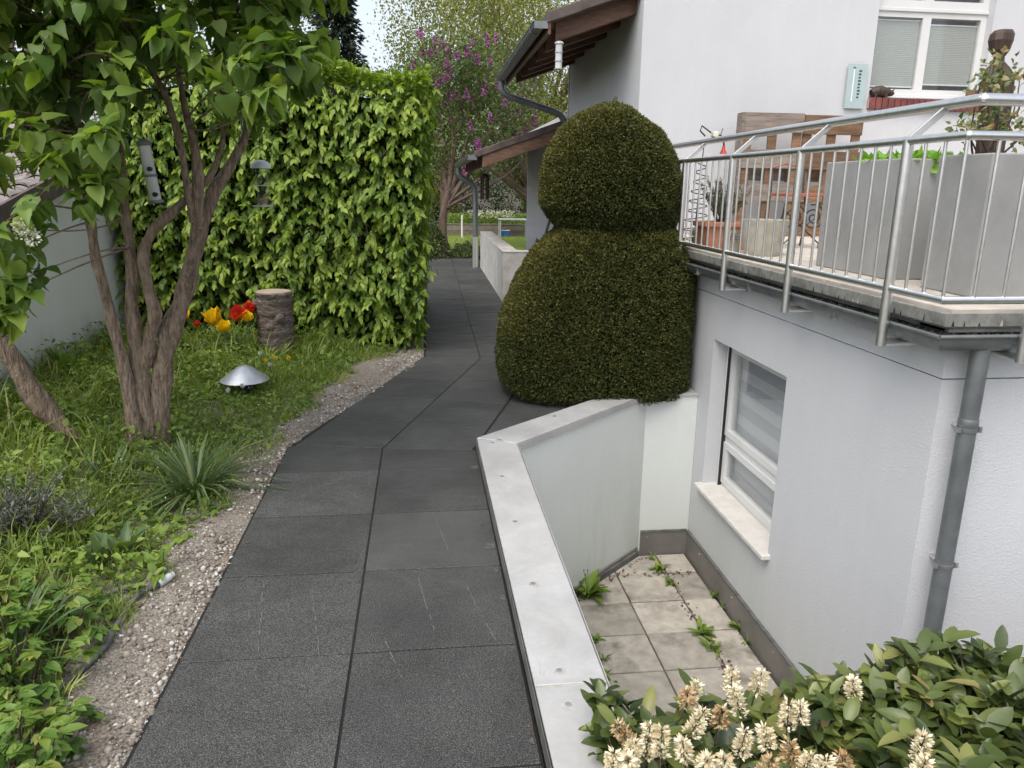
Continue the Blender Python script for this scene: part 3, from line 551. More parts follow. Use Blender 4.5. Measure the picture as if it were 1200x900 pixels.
# lower window
wx = W+.13; y0, y1, z0, z1 = WIN
wn = wall_holes('x', wx, .07, y0-.02, y1+.02, z0-.02, z1+.03, [(y0+.065, y1-.075, z0+.055, -.245), (y0+.065, y1-.075, -.165, z1-.05)]).build('window', 'pvc', H, bevel=.006); wn['label'] = 'white framed basement window with striped blind'
for a, b in ((z0+.055, -.245), (-.165, z1-.05)):
    wall_holes('x', wx-.012, .05, y0+.055, y1-.065, a-.012, b+.012, [(y0+.10, y1-.11, a+.035, b-.035)]).build('sash', 'pvc', wn, bevel=.004)
    MB().box(wx+.012, wx+.018, y0+.095, y1-.105, a+.03, b-.03).build('pane', 'glass', wn)
    nb = max(2, int((b-a)/.075)); hh = (b-a+.02)/nb
    for k in range(nb): MB().box(wx+.075+.002*(k % 2), wx+.079+.002*(k % 2), y0+.03, y1-.03, a-.01+k*hh, a-.01+(k+1)*hh-.001).build('blind_slat', 'blind' if k % 2 else 'blind_gap', wn)
MB().box(wx-.022, wx-.001, y1-.052, y1-.008, z0+.0, z1-.002).build('guide_rail', 'pvc', wn, bevel=.003); MB().box(wx-.022, wx-.001, y0+.008, y0+.052, z0, z1-.002).build('guide_rail', 'pvc', wn, bevel=.003)
MB().box(wx-.03, wx-.0005, y1-.060, y1-.053, z0, z1-.002).build('gasket', 'black', wn); MB().box(wx-.05, wx-.001, y0+.004, y1-.004, z1-.04, z1-.003).build('blind_box', 'zinc', wn)
MB().add([(W-.055, y0-.035, z0-.03), (W-.055, y1+.035, z0-.03), (W-.055, y1+.035, z0-.001), (W-.055, y0-.035, z0-.001), (wx+.01, y0-.035, z0-.03), (wx+.01, y1+.035, z0-.03), (wx+.01, y1+.035, z0+.012), (wx+.01, y0-.035, z0+.012)], [(0, 1, 2, 3), (4, 7, 6, 5), (0, 3, 7, 4), (1, 5, 6, 2), (3, 2, 6, 7), (0, 4, 5, 1)]).build('sill', 'sill', wn, bevel=.004)
MB().box(wx+.10, wx+.5, y0-.1, y1+.1, z0-.1, z1+.1).build('room', 'dark', wn)
# upper window
uy = YU+.10; x0, x1, z0, z1 = UW; zm = 3.33
un = wall_holes('y', uy, .07, x0-.01, x1+.01, z0, z1+.02, [(x0+.035, 5.075, z0+.10, zm), (5.165, x1-.06, z0+.10, zm), (x0+.035, 5.075, zm+.16, z1-.1), (5.165, x1-.06, zm+.16, z1-.1)]).build('window', 'pvc', H, bevel=.006); un['label'] = 'white double window with grey green pleated blinds'
for a, b in ((x0+.035, 5.075), (5.165, x1-.06)):
    MB().box(a-.01, b+.01, uy+.02, uy+.026, z0+.09, zm+.01).build('pane', 'glass', un); MB().box(a-.01, b+.01, uy+.02, uy+.026, zm+.15, z1-.09).build('pane', 'glass', un)
    tb, bb = zm-(.028 if a < 5 else .06), z0+(.135 if a < 5 else .165); npl = 34; mb = MB()
    for k in range(npl):
        za, zb = bb+(tb-bb)*k/npl, bb+(tb-bb)*(k+1)/npl; zc = (za+zb)/2; mb.add([(a+.005, uy+.045, za), (b-.005, uy+.045, za), (b-.005, uy+.0425, zc), (a+.005, uy+.0425, zc), (b-.005, uy+.045, zb), (a+.005, uy+.045, zb)], [(0, 1, 2, 3), (3, 2, 4, 5)])
    mb.build('blind', 'pleat', un); MB().box(a+.004, b-.004, uy+.036, uy+.05, bb-.014, bb-.001).build('blind_rail', 'white', un); MB().box(a+.004, b-.004, uy+.036, uy+.05, tb+.001, tb+.012).build('blind_rail', 'white', un)
MB().box(x0-.01, x1+.01, uy-.03, uy-.001, z0+.012, z0+.05).build('frame_rail', 'pvc', un, bevel=.006); MB().box(x0-.01, x1+.01, uy-.02, uy-.001, zm+.05, zm+.085).build('frame_rail', 'pvc', un, bevel=.006)
MB().box(x0-.1, x1+.1, uy+.1, uy+.6, z0-.1, z1+.1).build('room', 'dark', un)
bs_ = MB().box(x0-.01, x1-.02, YU-.03, uy-.02, z0-.105, z0-.012).build('brick_sill', 'mortar', H); nb = 18; bw = (x1-x0-.02)/nb
bm_ = None
for k in range(nb):
    xa = x0-.008+k*bw; MB().box(xa+.005, xa+bw-.005, YU-.048, uy-.005, z0-.115, z0-.004).build('brick', 'brick', bs_, bevel=.004)
# terrace slab, edging, gutter
MB().box(W-.0035, 9, YF-.0035, 7.69, 1.086, FL-.04).build('terrace_slab', 'fascia', H)
MB().box(2.045, 2.07, 2.735, 7.6, 1.112, 1.166).build('edge_profile', 'fascia', H, bevel=.004); MB().box(2.045, 9, 2.73, 2.7345, 1.112, 1.166).build('edge_profile', 'fascia', H, bevel=.002)
for k in range(62):
    if rng.uniform() < .4: continue
    yy = 2.78+.068*k+rng.normal(0, .02); hh, ww = rng.uniform(.012, .036), rng.uniform(.003, .007); q = [(ww, 0), (ww*.9, .3), (ww*.5, .7), (0, 1), (-ww*.5, .7), (-ww*.9, .3), (-ww, 0)]
    MB().add([(2.0444, yy+a, 1.1135+b*hh) for a, b in q], [tuple(range(7))]).build('stain', 'mossstain' if rng.uniform() < .65 else 'whitestain', H)
for k in range(8):
    xx = 2.10+.068*k+rng.normal(0, .02); hh, ww = rng.uniform(.012, .036), rng.uniform(.003, .007); q = [(ww, 0), (ww*.9, .3), (ww*.5, .7), (0, 1), (-ww*.5, .7), (-ww*.9, .3), (-ww, 0)]
    MB().add([(xx+a, 2.7294, 1.1135+b*hh) for a, b in q], [tuple(range(7))]).build('stain', 'mossstain' if rng.uniform() < .65 else 'whitestain', H)
MB().box(2.071, W+.2, 2.76, 7.6, 1.088, 1.10).build('edge_tray', 'rubber', H); MB().box(2.071, 9, 2.736, YF+.1, 1.089, 1.101).build('edge_tray', 'rubber', H)
def gutter_prof(mb, a, b, nx_, na=None):
    """half-round gutter from a to b; nx_ horizontal unit away from wall"""
    a, b, nx_ = map(lambda q: np.array(q, float), (a, b, nx_)); r = .065; th = np.linspace(0, math.pi, 11); up = np.array([0, 0, 1.])
    sec = [(-math.cos(t)*r, -math.sin(t)*r) for t in th]; inner = [(-math.cos(t)*(r-.004), -math.sin(t)*(r-.004)) for t in th][::-1]; ring = sec+inner; m = len(ring)
    na = nx_ if na is None else np.array(na, float)
    V = [p-w_*q[0]+up*q[1] for p, w_ in ((a, na), (b, nx_)) for q in ring]; mb.add(V, [(i, (i+1) % m, m+(i+1) % m, m+i) for i in range(m)]+[tuple(range(m))[::-1], tuple(m+i for i in range(m))])
    lip = [a+na*r+up*.004, b+nx_*r+up*.004]; mb.tube(lip, .009, 8); return mb
g = gutter_prof(MB(), (2.05, 2.732, 1.080), (2.05, 7.6, 1.072), (-1, 0, 0), (-1, -1, 0)).build('gutter', 'zinc', H, True)
gutter_prof(MB(), (2.05, 2.732, 1.080), (9, 2.732, 1.080), (0, -1, 0), (-1, -1, 0)).build('gutter', 'zinc', H, True)
n = 5200; P = np.concatenate([np.stack([rng.uniform(2.004, 2.096, n), rng.uniform(2.70, 6.2, n), rng.uniform(1.054, 1.076, n)], 1), np.stack([rng.uniform(2.01, 3.4, 2600), rng.uniform(2.688, 2.776, 2600), rng.uniform(1.054, 1.08, 2600)], 1)]); n = len(P)
leaves('gutter_moss', H, pebble_shape(), P, rdir(n), rdir(n), rng.uniform(.008, .022, n), np.clip(rng.beta(1.2, 3, n)+.35*(P[:, 1] < 2.8)*(np.sin(P[:, 0]*14) > 0), 0, 1), 'moss')
for yy in (5.35, 4.45, 3.45): MB().box(1.985, 2.01, yy, yy+.02, 1.02, 1.085).build('gutter_clip', 'steel', H)
dp = MB().tube([(2.222, 2.735, 1.03), (2.222, 2.735, WB+.02)], .0365, 20).build('downpipe', 'zinc', H, True)
MB().lathe([(.0375, .695), (.039, .70), (.039, .725), (.0375, .73)], (2.222, 2.735, 0), 20).build('pipe_joint', 'zinc', dp, True)
for zz in (.684, .068, -.7):
    MB().lathe([(.0375, zz-.009), (.0405, zz-.008), (.0405, zz+.008), (.0375, zz+.009)], (2.222, 2.735, 0), 20).build('pipe_clamp', 'zinc', dp, True)
    MB().box(2.170, 2.182, 2.715, 2.74, zz-.01, zz+.01).build('clamp_bolt', 'steel', dp); MB().box(2.262, 2.276, 2.715, 2.74, zz-.012, zz+.012).build('clamp_bolt', 'steel', dp); MB().box(2.214, 2.23, 2.775, YF, zz-.008, zz+.008).build('clamp_arm', 'steel', dp)
tf = tag(MB().box(2.13, 9, 2.80, 7.69, FL-.042, FL-.022).build('terrace_floor', 'grout'), kind='structure')
for i in range(9):
    for j in range(10):
        q = clip(clip([(2.09+.5*i, 2.76+.5*j), (2.585+.5*i, 2.76+.5*j), (2.585+.5*i, 3.255+.5*j), (2.09+.5*i, 3.255+.5*j)], (0, 7.66), (0, -1)), (6.4, 0), (-1, 0))
        if len(q) > 2: MB().prism(inset(np.array(q), .003), FL-.03, FL+rng.uniform(-.001, .001), .003).build('paver', 'terrace', tf)
# ---- roofs
def eave_roof(yn, yf, xe, ze, slope, xw, xtop, raf, beam_m, rootname='roof'):
    up = lambda x: ze+(x-xe)*slope
    def sl(mb, xa, xb, ya, yb, b0, b1): # sloped slab between offsets b0..b1 from roof line
        mb.add([(x_, y_, up(x_)+b_) for b_ in (b0, b1) for y_ in (ya, yb) for x_ in (xa, xb)], [(0, 2, 3, 1), (4, 5, 7, 6), (0, 1, 5, 4), (2, 6, 7, 3), (0, 4, 6, 2), (1, 3, 7, 5)]); return mb
    ro = sl(MB(), xe+.03, xtop, yn+.05, yf-.02, -.03, 0).build('roof', 'timber', H)
    for k, yy in enumerate(raf): sl(MB(), xe+.09+.0*k, xw, yy-.05, yy+.05, -.215, -.032).build('rafter', beam_m if k == 0 else 'timber', ro, bevel=.006)
    nt_ = int((min(xtop, xw+.7)-xe)/.32)+1
    for k in range(nt_):       # verge tiles
        xa = xe-.02+k*.32; mb = sl(MB(), xa, xa+.338, yn, yn+.20, -.055+.01, .055); o = mb.build('verge_tile', 'rooftile', ro, bevel=.008); o.location.z += .004*(k % 2); o.rotation_euler.y = 0
    ncol = int((yf-yn-.2)/.3)
    for k in range(nt_):
        xa = xe-.02+k*.32
        for c in range(ncol): sl(MB(), xa, xa+.335, yn+.205+c*.3, yn+.2+(c+1)*.3, .004, .036).build('roof_tile', 'rooftile', ro)
    sl(MB(), xe-.02+nt_*.32, xtop, yn, yf, .002, .04).build('roof_covering', 'rooftile', ro)
    return ro
ro1 = eave_roof(7.78, 11.6, 1.24, 3.20, .345, W-.002, 6.0, [8.0, 8.62, 9.24, 9.86, 10.48, 11.1], 'timber')
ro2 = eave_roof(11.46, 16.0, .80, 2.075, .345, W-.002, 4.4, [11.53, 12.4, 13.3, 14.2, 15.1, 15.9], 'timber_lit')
gutter_prof(MB(), (1.165, 7.80, 3.165), (1.165, 11.62, 3.135), (-1, 0, 0)).build('gutter', 'zinc', H, True)
MB().box(1.10, 1.232, 7.79, 7.799, 3.10, 3.166).build('gutter_end', 'zinc', H); MB().box(1.233, 1.262, 7.8, 11.6, 3.05, 3.17).build('fascia_board', 'timber', H)
for k in range(6): MB().tube([(1.095, 8.1+.65*k, 3.16), (1.11, 8.1+.65*k, 3.115), (1.165, 8.1+.65*k, 3.092), (1.225, 8.1+.65*k, 3.12)], .008, 6).build('gutter_bracket', 'zinc', H)
upd = MB().tube([(1.165, 11.5, 3.09), (1.165, 11.5, 2.99), (1.19, 11.5, 2.93), (1.27, 11.5, 2.88), (1.9, 11.5, 2.70), (2.03, 11.5, 2.65), (2.085, 11.5, 2.57), (2.09, 11.5, 2.45), (2.09, 11.5, 2.32)], .048, 14).build('downpipe', 'zinc', H, True)
MB().tube([(1.55, 11.5, 2.80), (1.57, 11.5, 2.794)], .053, 14).build('pipe_joint', 'zinc', upd, True)
gutter_prof(MB(), (.74, 11.47, 2.06), (.74, 16.05, 2.03), (-1, 0, 0)).build('gutter', 'zinc', H, True); MB().box(.675, .806, 11.46, 11.469, 1.995, 2.062).build('gutter_end', 'zinc', H)
lpd = MB().tube([(.74, 15.75, 1.97), (.74, 15.75, 1.88), (.78, 15.75, 1.80), (1.0, 15.75, 1.68), (1.07, 15.75, 1.60), (1.08, 15.75, 1.48), (1.08, 15.75, .0)], .055, 14).build('downpipe', 'zinc', H, True)
MB().lathe([(.064, .62), (.064, 0.0)][::-1], (1.08, 15.75, .0), 14).build('stand_pipe', 'steel', lpd, True)
# ---- second, far parapet round another lightwell
fp = thing('parapet_wall', (1.25, 13, 0), 'stained white parapet wall at the far end of the path below the lower roof', 'wall')
MB().prism([(1.142, 10.87), (2.12, 10.87), (2.12, 11.07), (1.36, 11.07), (1.40, 15.7), (1.18, 15.7)], -.06, .715).build('wall', 'farwall', fp)
MB().prism([(1.135, 10.862), (2.12, 10.862), (2.12, 11.08), (1.37, 11.08), (1.41, 15.71), (1.172, 15.71)], .717, .732, .004).build('capping', 'farwall', fp)
# ================================================================ RAILING
R_ = thing('balcony_railing', (1.955, 4.2, 1.0), 'stainless steel terrace railing with slanted braces and thin upright bars', 'railing')
xr, yc, zb, zt, zh, xh, yh = 1.955, 2.64, 1.232, 1.828, 1.968, 2.10, 2.785
py_ = [2.99, 3.885, 4.775, 5.67, 6.56, 7.45]; pxs = [2.325, 3.22, 4.1, 5.0]
MB().tube([(xr, 7.55, zb), (xr, yc, zb), (5.4, yc, zb)][::1], .0155, 12).build('bottom_rail', 'steel', R_, True)
MB().tube([(xr, 7.55, zt), (xr, yc+.001, zt)], .0165, 12).build('middle_rail', 'steel', R_, True); MB().tube([(xr, yc, zt), (5.4, yc, zt)], .0165, 12).build('middle_rail', 'steel', R_, True)
MB().tube([(xh, 7.55, zh), (xh, yh, zh)], .0225, 16).build('handrail', 'steel', R_, True); MB().tube([(xh, yh-.0, zh), (5.4, yh, zh)], .0225, 16).build('handrail', 'steel', R_, True)
MB().lathe([(.005, -.0222), (.016, -.016), (.0226, 0), (.016, .016), (.005, .0222)], (xh, yh, zh), 16).build('handrail_joint', 'steel', R_, True); MB().lathe([(.004, -.017), (.013, -.012), (.0172, 0), (.013, .012), (.004, .017)], (xr, yc, zt), 12).build('rail_joint', 'steel', R_, True)
for yy in py_:
    MB().tube([(xr, yy, .985), (xr, yy, zt+.004)], .0212, 14).build('post', 'steel', R_, True); MB().beam((xr, yy, zt), (xh, yy, zh-.012), .028, .012, (0, 1, 0)).build('brace', 'steel', R_, bevel=.002)
    MB().tube([(xr+.012, yy, 1.0), (W-.004, yy, 1.0)], .0165, 12).build('bracket', 'steel', R_, True)
for xx in pxs:
    MB().tube([(xx, yc, .985), (xx, yc, zt+.004)], .0212, 14).build('post', 'steel', R_, True); MB().beam((xx, yc, zt), (xx, yh, zh-.012), .028, .012, (1, 0, 0)).build('brace', 'steel', R_, bevel=.002); MB().tube([(xx, yc+.012, 1.0), (xx, YF-.004, 1.0)], .0165, 12).build('bracket', 'steel', R_, True)
def bal(x, y): MB().tube([(x, y, zb), (x, y, zt)], .0068, 8).build('baluster', 'steel', R_, True)
ys = [yc]+py_
bal(xr, yc+.004); bal(xr, yc+.12); bal(xr, yc+.235)
for a, b in zip(py_[:-1], py_[1:]):
    for k in range(1, 8): bal(xr, a+(b-a)*k/8)
bal(2.078, yc); bal(2.2, yc)
for a, b in zip(pxs[:-1], pxs[1:]):
    for k in range(1, 8): bal(a+(b-a)*k/8, yc)
# ================================================================ THINGS ON THE TERRACE
def planter(loc, sx, sy, h, label):
    t = thing('planter', loc, label, 'planter', 'grey planters on the terrace'); x, y, z = loc; a, b = sx/2, sy/2; th = .025
    mb = MB(); mb.add([(x+i*a, y+j*b, z) for i, j in ((-1, -1), (1, -1), (1, 1), (-1, 1))]+[(x+i*a, y+j*b, z+h) for i, j in ((-1, -1), (1, -1), (1, 1), (-1, 1))]+[(x+i*(a-th), y+j*(b-th), z+h) for i, j in ((-1, -1), (1, -1), (1, 1), (-1, 1))]+[(x+i*(a-th), y+j*(b-th), z+h-.06) for i, j in ((-1, -1), (1, -1), (1, 1), (-1, 1))],
           [(3, 2, 1, 0)]+[(k+i, k+(i+1) % 4, k+4+(i+1) % 4, k+4+i) for k in (0, 4, 8) for i in range(4)]+[(12, 13, 14, 15)])
    mb.build('box', 'planter', t, bevel=.007); MB().box(x-a+th+.002, x+a-th-.002, y-b+th+.002, y+b-th-.002, z+h-.09, z+h-.045).build('soil', 'soil', t); return t
planter((2.60, 4.085, FL), .38, .745, .612, 'grey concrete planter holding bright green salad leaves')
planter((2.775, 3.235, FL), .77, .35, .612, 'grey concrete planter with a climbing rose at the railing corner')
sp = thing('salad_plant', (2.60, 4.0, FL+.56), 'bright green leafy salad growing in the grey planter', 'plant')
n = 420; a = rng.uniform(0, 2*math.pi, n); P = np.stack([2.60+rng.uniform(-.14, .14, n), 3.98+rng.uniform(-.27, .27, n), FL+.565+rng.uniform(0, .03, n)], 1); D = rdir(n, 1.3, .7)
leaf_split(sp, 'leaf', leaf_ovate(.36, .3, .3), P, D, rdir(n, .6), rng.uniform(.05, .085, n), rng.uniform(0, 1, n), 'lettuce', 60)
# rose
def twig_plant(t, base, tips, m_stem, r0, r1):
    mb = MB()
    for tp in tips:
        b, tp = np.array(base)+rng.normal(0, .02, 3)*[1, 1, 0], np.array(tp); mid = (b+tp)/2+rng.normal(0, .04, 3); q = [b*(1-s)**2+2*mid*s*(1-s)+tp*s*s for s in np.linspace(0, 1, 7)]; mb.tube(q, np.linspace(r0, r1, 7), 5)
    return mb.build('stem', m_stem, t)
rs = thing('rose', (2.74, 3.25, FL+.56), 'climbing rose with cream edged leaves behind the handrail corner', 'plant')
tips = [np.array(ony(u, v, yy)) for u, v, yy in ((1165, 75, 3.25), (1150, 95, 3.2), (1178, 88, 3.28), (1195, 95, 3.3), (1140, 150, 3.2), (1150, 140, 3.3), (1172, 130, 3.22), (1185, 140, 3.3), (1195, 160, 3.25), (1160, 110, 3.25), (1132, 150, 3.22), (1175, 155, 3.2))]
twig_plant(rs, (2.50, 3.25, FL+.55), tips, 'drytwig', .006, .002)
C_ = np.array(tips); n = 420; k = rng.integers(0, len(C_), n); P = C_[k]+rng.normal(0, .032, (n, 3)); leaf_split(rs, 'leaf', leaf_ovate(.3, .3, .25), P, rdir(n, -.1, 1), rdir(n, 1.2), rng.uniform(.02, .038, n), rng.uniform(0, 1, n), 'rose', 120, 4)
# wooden figure
b0 = np.array([3.26, 4.25, FL]); st = thing('wooden_statue', b0, 'tall dark carved wooden figure with a blank angular head', 'statue')
def ringloft(name, rings, m, t, n=10):
    mb = MB(); V = []
    for (cx, cz, rx, ry) in rings:
        for j in range(n): a = 2*math.pi*(j+.5)/n; V.append((b0[0]+cx+rx*math.copysign(abs(math.cos(a))**.75, math.cos(a)), b0[1]+ry*math.copysign(abs(math.sin(a))**.75, math.sin(a)), b0[2]+cz))
    mb.add(V, [(i*n+j, i*n+(j+1) % n, (i+1)*n+(j+1) % n, (i+1)*n+j) for i in range(len(rings)-1) for j in range(n)]+[tuple(range(n))[::-1], tuple((len(rings)-1)*n+j for j in range(n))]); return mb.build(name, m, t)
ringloft('body', [(.03, 0, .10, .08), (.03, .05, .085, .07), (.035, .5, .07, .06), (.03, .72, .075, .065), (.02, .95, .085, .07), (.01, 1.09, .085, .065), (.0, 1.135, .06, .045), (-.005, 1.165, .028, .028), (-.006, 1.195, .026, .026)], 'darkwood', st)
ringloft('head', [(-.006, 1.196, .03, .03), (-.010, 1.225, .05, .046), (-.012, 1.275, .062, .055), (-.008, 1.31, .060, .052), (-.003, 1.33, .045, .04)], 'darkwood', st, 8)
# terracotta trough with rosemary
def pot(name, loc, prof, m, label, cat, n=24, group=None):
    t = thing(name, loc, label, cat, group); MB().lathe(prof, loc, n).build('body', m, t, True); return t
t = thing('terracotta_trough', (2.30, 5.70, FL), 'terracotta trough with a rolled rim standing by the railing', 'pot')
x, y, z = 2.30, 5.70, FL
MB().add([(x+i*a, y+j*b, z+h) for a, b, h in ((.15, .10, 0), (.175, .12, .17), (.195, .14, .172), (.195, .14, .21), (.165, .115, .21), (.16, .11, .17)) for i, j in ((-1, -1), (1, -1), (1, 1), (-1, 1))], [(3, 2, 1, 0)]+[(k*4+i, k*4+(i+1) % 4, k*4+4+(i+1) % 4, k*4+4+i) for k in range(5) for i in range(4)]+[(20, 21, 22, 23)]).build('body', 'terracotta', t, bevel=.006)
MB().box(x-.155, x+.155, y-.105, y+.105, z+.171, z+.19).build('soil', 'soil', t)
t = thing('rosemary_bush', (2.30, 5.70, FL+.18), 'grey green rosemary growing out of the terracotta trough', 'plant'); tips = [np.array([2.30+rng.normal(0, .10), 5.7+rng.normal(0, .06), FL+.33+rng.uniform(0, .24)]) for _ in range(34)]
twig_plant(t, (2.30, 5.70, FL+.185), tips, 'drytwig', .005, .002)
n = 2600; k = rng.integers(0, len(tips), n); s = rng.uniform(.35, 1, n)[:, None]; P = np.array([2.3, 5.7, FL+.19])*(1-s)+np.array(tips)[k]*s+rng.normal(0, .008, (n, 3)); leaves('foliage', t, leaf_dia(.12), P, rdir(n, .8, .7), rdir(n), rng.uniform(.018, .03, n), rng.uniform(0, 1, n), 'rosemary')
t = pot('stone_pot', (2.385, 5.17, FL), [(.115, 0), (.125, .02), (.15, .16), (.163, .235), (.165, .247), (.15, .247), (.14, .2), (.02, .2)], 'stonepot', 'round cast stone pot with tapering sides on the terrace', 'pot')
for i, (x, y) in enumerate(((2.275, 5.42), (2.20, 5.95))):
    t = pot('plant_pot', (x, y, FL), [(.04, 0), (.055, .07), (.058, .075), (.05, .075), (.02, .06)], 'stonepot', ('small pot of silvery cushion plant beside the round stone pot', 'small pot of silvery cushion plant beside the wire spiral')[i], 'pot', 14, 'pots of cushion plants')
    n = 500; d = rdir(n, .5, .8); d[:, 2] = abs(d[:, 2]); P = np.array([x, y, FL+.085])+d*rng.uniform(.03, .075, (n, 1))*[1, 1, .8]; leaves('foliage', t, leaf_dia(.3), P, d, rdir(n), rng.uniform(.012, .022, n), rng.uniform(0, 1, n), 'silver')
# wire spiral
t = thing('wire_spiral', (2.27, 6.25, FL), 'black wire garden spiral standing at the white wall end of the railing', 'garden ornament'); a = np.linspace(0, 2*math.pi*9, 220); s = a/a[-1]
MB().tube(np.stack([2.27+(.115-.085*s)*np.cos(a)+.03*s, 6.25+(.115-.085*s)*np.sin(a), FL+.004+.70*s], 1), .0045, 5).build('coil', 'black', t, True); MB().tube([(2.27, 6.25, FL), (2.30, 6.25, FL+.78)], .004, 6).build('rod', 'black', t)
# iron chair
t = thing('garden_chair', (3.0, 5.95, FL), 'small iron garden chair with scroll legs and rust red seat', 'chair')
MB().box(2.82, 3.16, 5.78, 6.12, FL+.40, FL+.425).build('seat', 'rust', t, bevel=.005)
for i, (x, y) in enumerate(((2.84, 5.80), (3.14, 5.80), (2.84, 6.10), (3.14, 6.10))): MB().tube([(x, y, FL+.40), (x+(.03 if i % 2 else -.03), y, FL+.2), (x, y, FL)], .008, 6).build('leg', 'black', t)
a = np.linspace(0, 4.6*math.pi, 50); rr = .012+.0062*a
for cx in (2.91, 3.07): MB().tube(np.stack([cx+rr*np.cos(a), np.full(50, 5.79), FL+.24+rr*np.sin(a)], 1), .006, 5).build('scroll', 'black', t, True)
MB().tube([(2.82, 5.79, FL+.02), (3.16, 5.79, FL+.30)], .006, 5).build('brace', 'black', t); MB().tube([(3.16, 5.79, FL+.02), (2.82, 5.79, FL+.30)], .006, 5).build('brace', 'black', t)
for x in (2.85, 3.13): MB().tube([(x, 6.11, FL+.4), (x, 6.15, FL+.62)], .008, 6).build('back_post', 'black', t)
MB().tube([(2.85, 6.15, FL+.62), (2.99, 6.16, FL+.66), (3.13, 6.15, FL+.62)], .008, 6).build('back_rail', 'rust', t)
# pallets leaning at the wall
def pallet(x0, x1, y, z0, z1, mats, label, side):
    t = thing('pallet', ((x0+x1)/2, y, z0), label, 'pallet', 'pallets against the terrace wall')
    H_ = z1-z0; rows = [(0, .10), (.29, .43), (.56, .71), (.845, 1.0)]
    for i, (a, b) in enumerate(rows): MB().box(x0, x1, y, y+.022, z0+a*H_, z0+b*H_).build('plank', mats[0], t, bevel=.003)
    for xs in (x0+.004, (x0+x1)/2-.045, x1-.094): MB().box(xs, xs+.09, y+.0225, y+.044, z0, z1-.004).build('stringer', mats[1], t, bevel=.003)
    for xs in (x0+.006, x1-.092):
        for a, b in ((0, .1), (.45, .58), (.9, .995)): MB().box(xs, xs+.085, y+.0445, y+.12, z0+a*H_, z0+b*H_).build('block', mats[1], t, bevel=.003)
    for a, b in ((0, .09), (.46, .57), (.90, .99)): MB().box(x0, x1, y+.1205, y+.142, z0+a*H_, z0+b*H_).build('plank', mats[0], t, bevel=.003)
    if side: MB().box(x0-.023, x0-.001, y, y+.14, z0, z1).build('side_board', mats[0], t, bevel=.003)
pallet(3.075, 3.675, 7.30, FL, 2.342, ('pallet', 'palletbrown'), 'upright weathered grey pallet leaning at the terrace wall', True)
pallet(3.685, 4.285, 7.31, FL, 2.332, ('palletbrown', 'palletbrown'), 'upright brown pallet below the glass thermometer', False)
# glass thermometer
t = thing('thermometer', (4.365, 7.675, 2.437), 'frosted green glass wall thermometer with a printed scale', 'thermometer')
MB().box(4.262, 4.468, 7.664, 7.672, 2.437, 2.857).build('plate', 'frost', t, bevel=.001); MB().box(4.32, 4.332, 7.660, 7.6635, 2.50, 2.81).build('tube', 'white', t); MB().lathe([(.012, 0), (.012, .006), (.004, .007)], (4.326, 7.662, 2.82), 10).build('bulb', 'ink', t)
for k in range(9): MB().box(4.378, 4.40+.004*(k % 3), 7.6625, 7.6637, 2.535+.031*k, 2.551+.031*k).build('scale_mark', 'ink', t)
MB().lathe([(.012, 0), (.012, .02)], (4.44, 7.68, 2.45), 8).build('holder', 'steel', t); MB().box(4.43, 4.45, 7.672, 7.7, 2.70, 2.72).build('holder', 'steel', t)
# figurines on the brick sill
zs = UW[2]-.0035
t = thing('animal_figure', (4.64, 7.70, zs), 'dark carved rhinoceros figure lying on the brick window sill', 'figurine'); mb = MB()
sk = [(4.555, .045, .035), (4.60, .062, .052), (4.66, .066, .055), (4.71, .056, .044), (4.745, .052, .036), (4.785, .046, .024), (4.80, .046, .012)]
mb.tube([(x, 7.70, zs+z) for x, z, r in sk], [r for x, z, r in sk], 12); mb.tube([(4.775, 7.70, zs+.062), (4.795, 7.70, zs+.082), (4.805, 7.7, zs+.10)], [.010, .006, .001], 7)
for dx, dy in ((4.59, -.028), (4.59, .028), (4.70, -.026), (4.70, .026)): mb.tube([(dx, 7.70+dy, zs+.045), (dx, 7.70+dy, zs)], [.018, .016], 8)
for dy in (-.02, .02): mb.tube([(4.735, 7.70+dy, zs+.08), (4.73, 7.70+dy*1.3, zs+.105)], [.010, .003], 6)
mb.build('body', 'darkwood', t, True)
t = thing('wooden_box', (5.66, 7.71, zs), 'small orange brown wooden box on the brick window sill', 'box')
MB().box(5.60, 5.665, 7.66, 7.72, zs, zs+.10).build('block', 'palletbrown', t, bevel=.004); MB().box(5.667, 5.73, 7.66, 7.72, zs, zs+.10).build('block', 'palletbrown', t, bevel=.004)
t = thing('glass_bottle', (5.745, 7.64+.08, zs), 'little blue glass bottle beside the wooden box on the sill', 'bottle'); MB().lathe([(.014, 0), (.016, .06), (.014, .10), (.006, .12), (.006, .15)], (5.745, 7.72, zs), 12).build('body', 'blue', t, True)
# gadget clipped to the handrail
yg = 5.50; t = thing('clip_lamp', (xh, yg, zh+.022), 'cream clip lamp with black cable and red shade on the handrail', 'lamp'); zt_ = zh+.0225
MB().box(xh-.02, xh+.02, yg-.03, yg+.03, zt_, zt_+.038).build('housing', 'cream', t, bevel=.008)
MB().tube([(xh-.0, yg+.03, zt_+.02), (xh-.05, yg+.02, zt_+.05), (xh-.10, yg, zt_+.075), (xh-.11, yg, zt_+.04), (xh-.07, yg, zt_+.005)], .005, 6).build('cable', 'black', t, True)
MB().tube([(xh+.02, yg-.02, zt_+.015), (xh+.055, yg-.03, zt_+.0), (xh+.062, yg-.03, zt_-.06)], .007, 6).build('arm', 'black', t, True); MB().tube([(xh+.035, yg-.02, zt_+.01), (xh+.05, yg-.02, zt_+.06)], .003, 5).build('antenna', 'black', t)
MB().lathe([(.010, .055), (.012, .03), (.028, 0.0)][::-1], (xh+.062, yg-.03, zt_-.115), 14).build('shade', 'red', t, True)
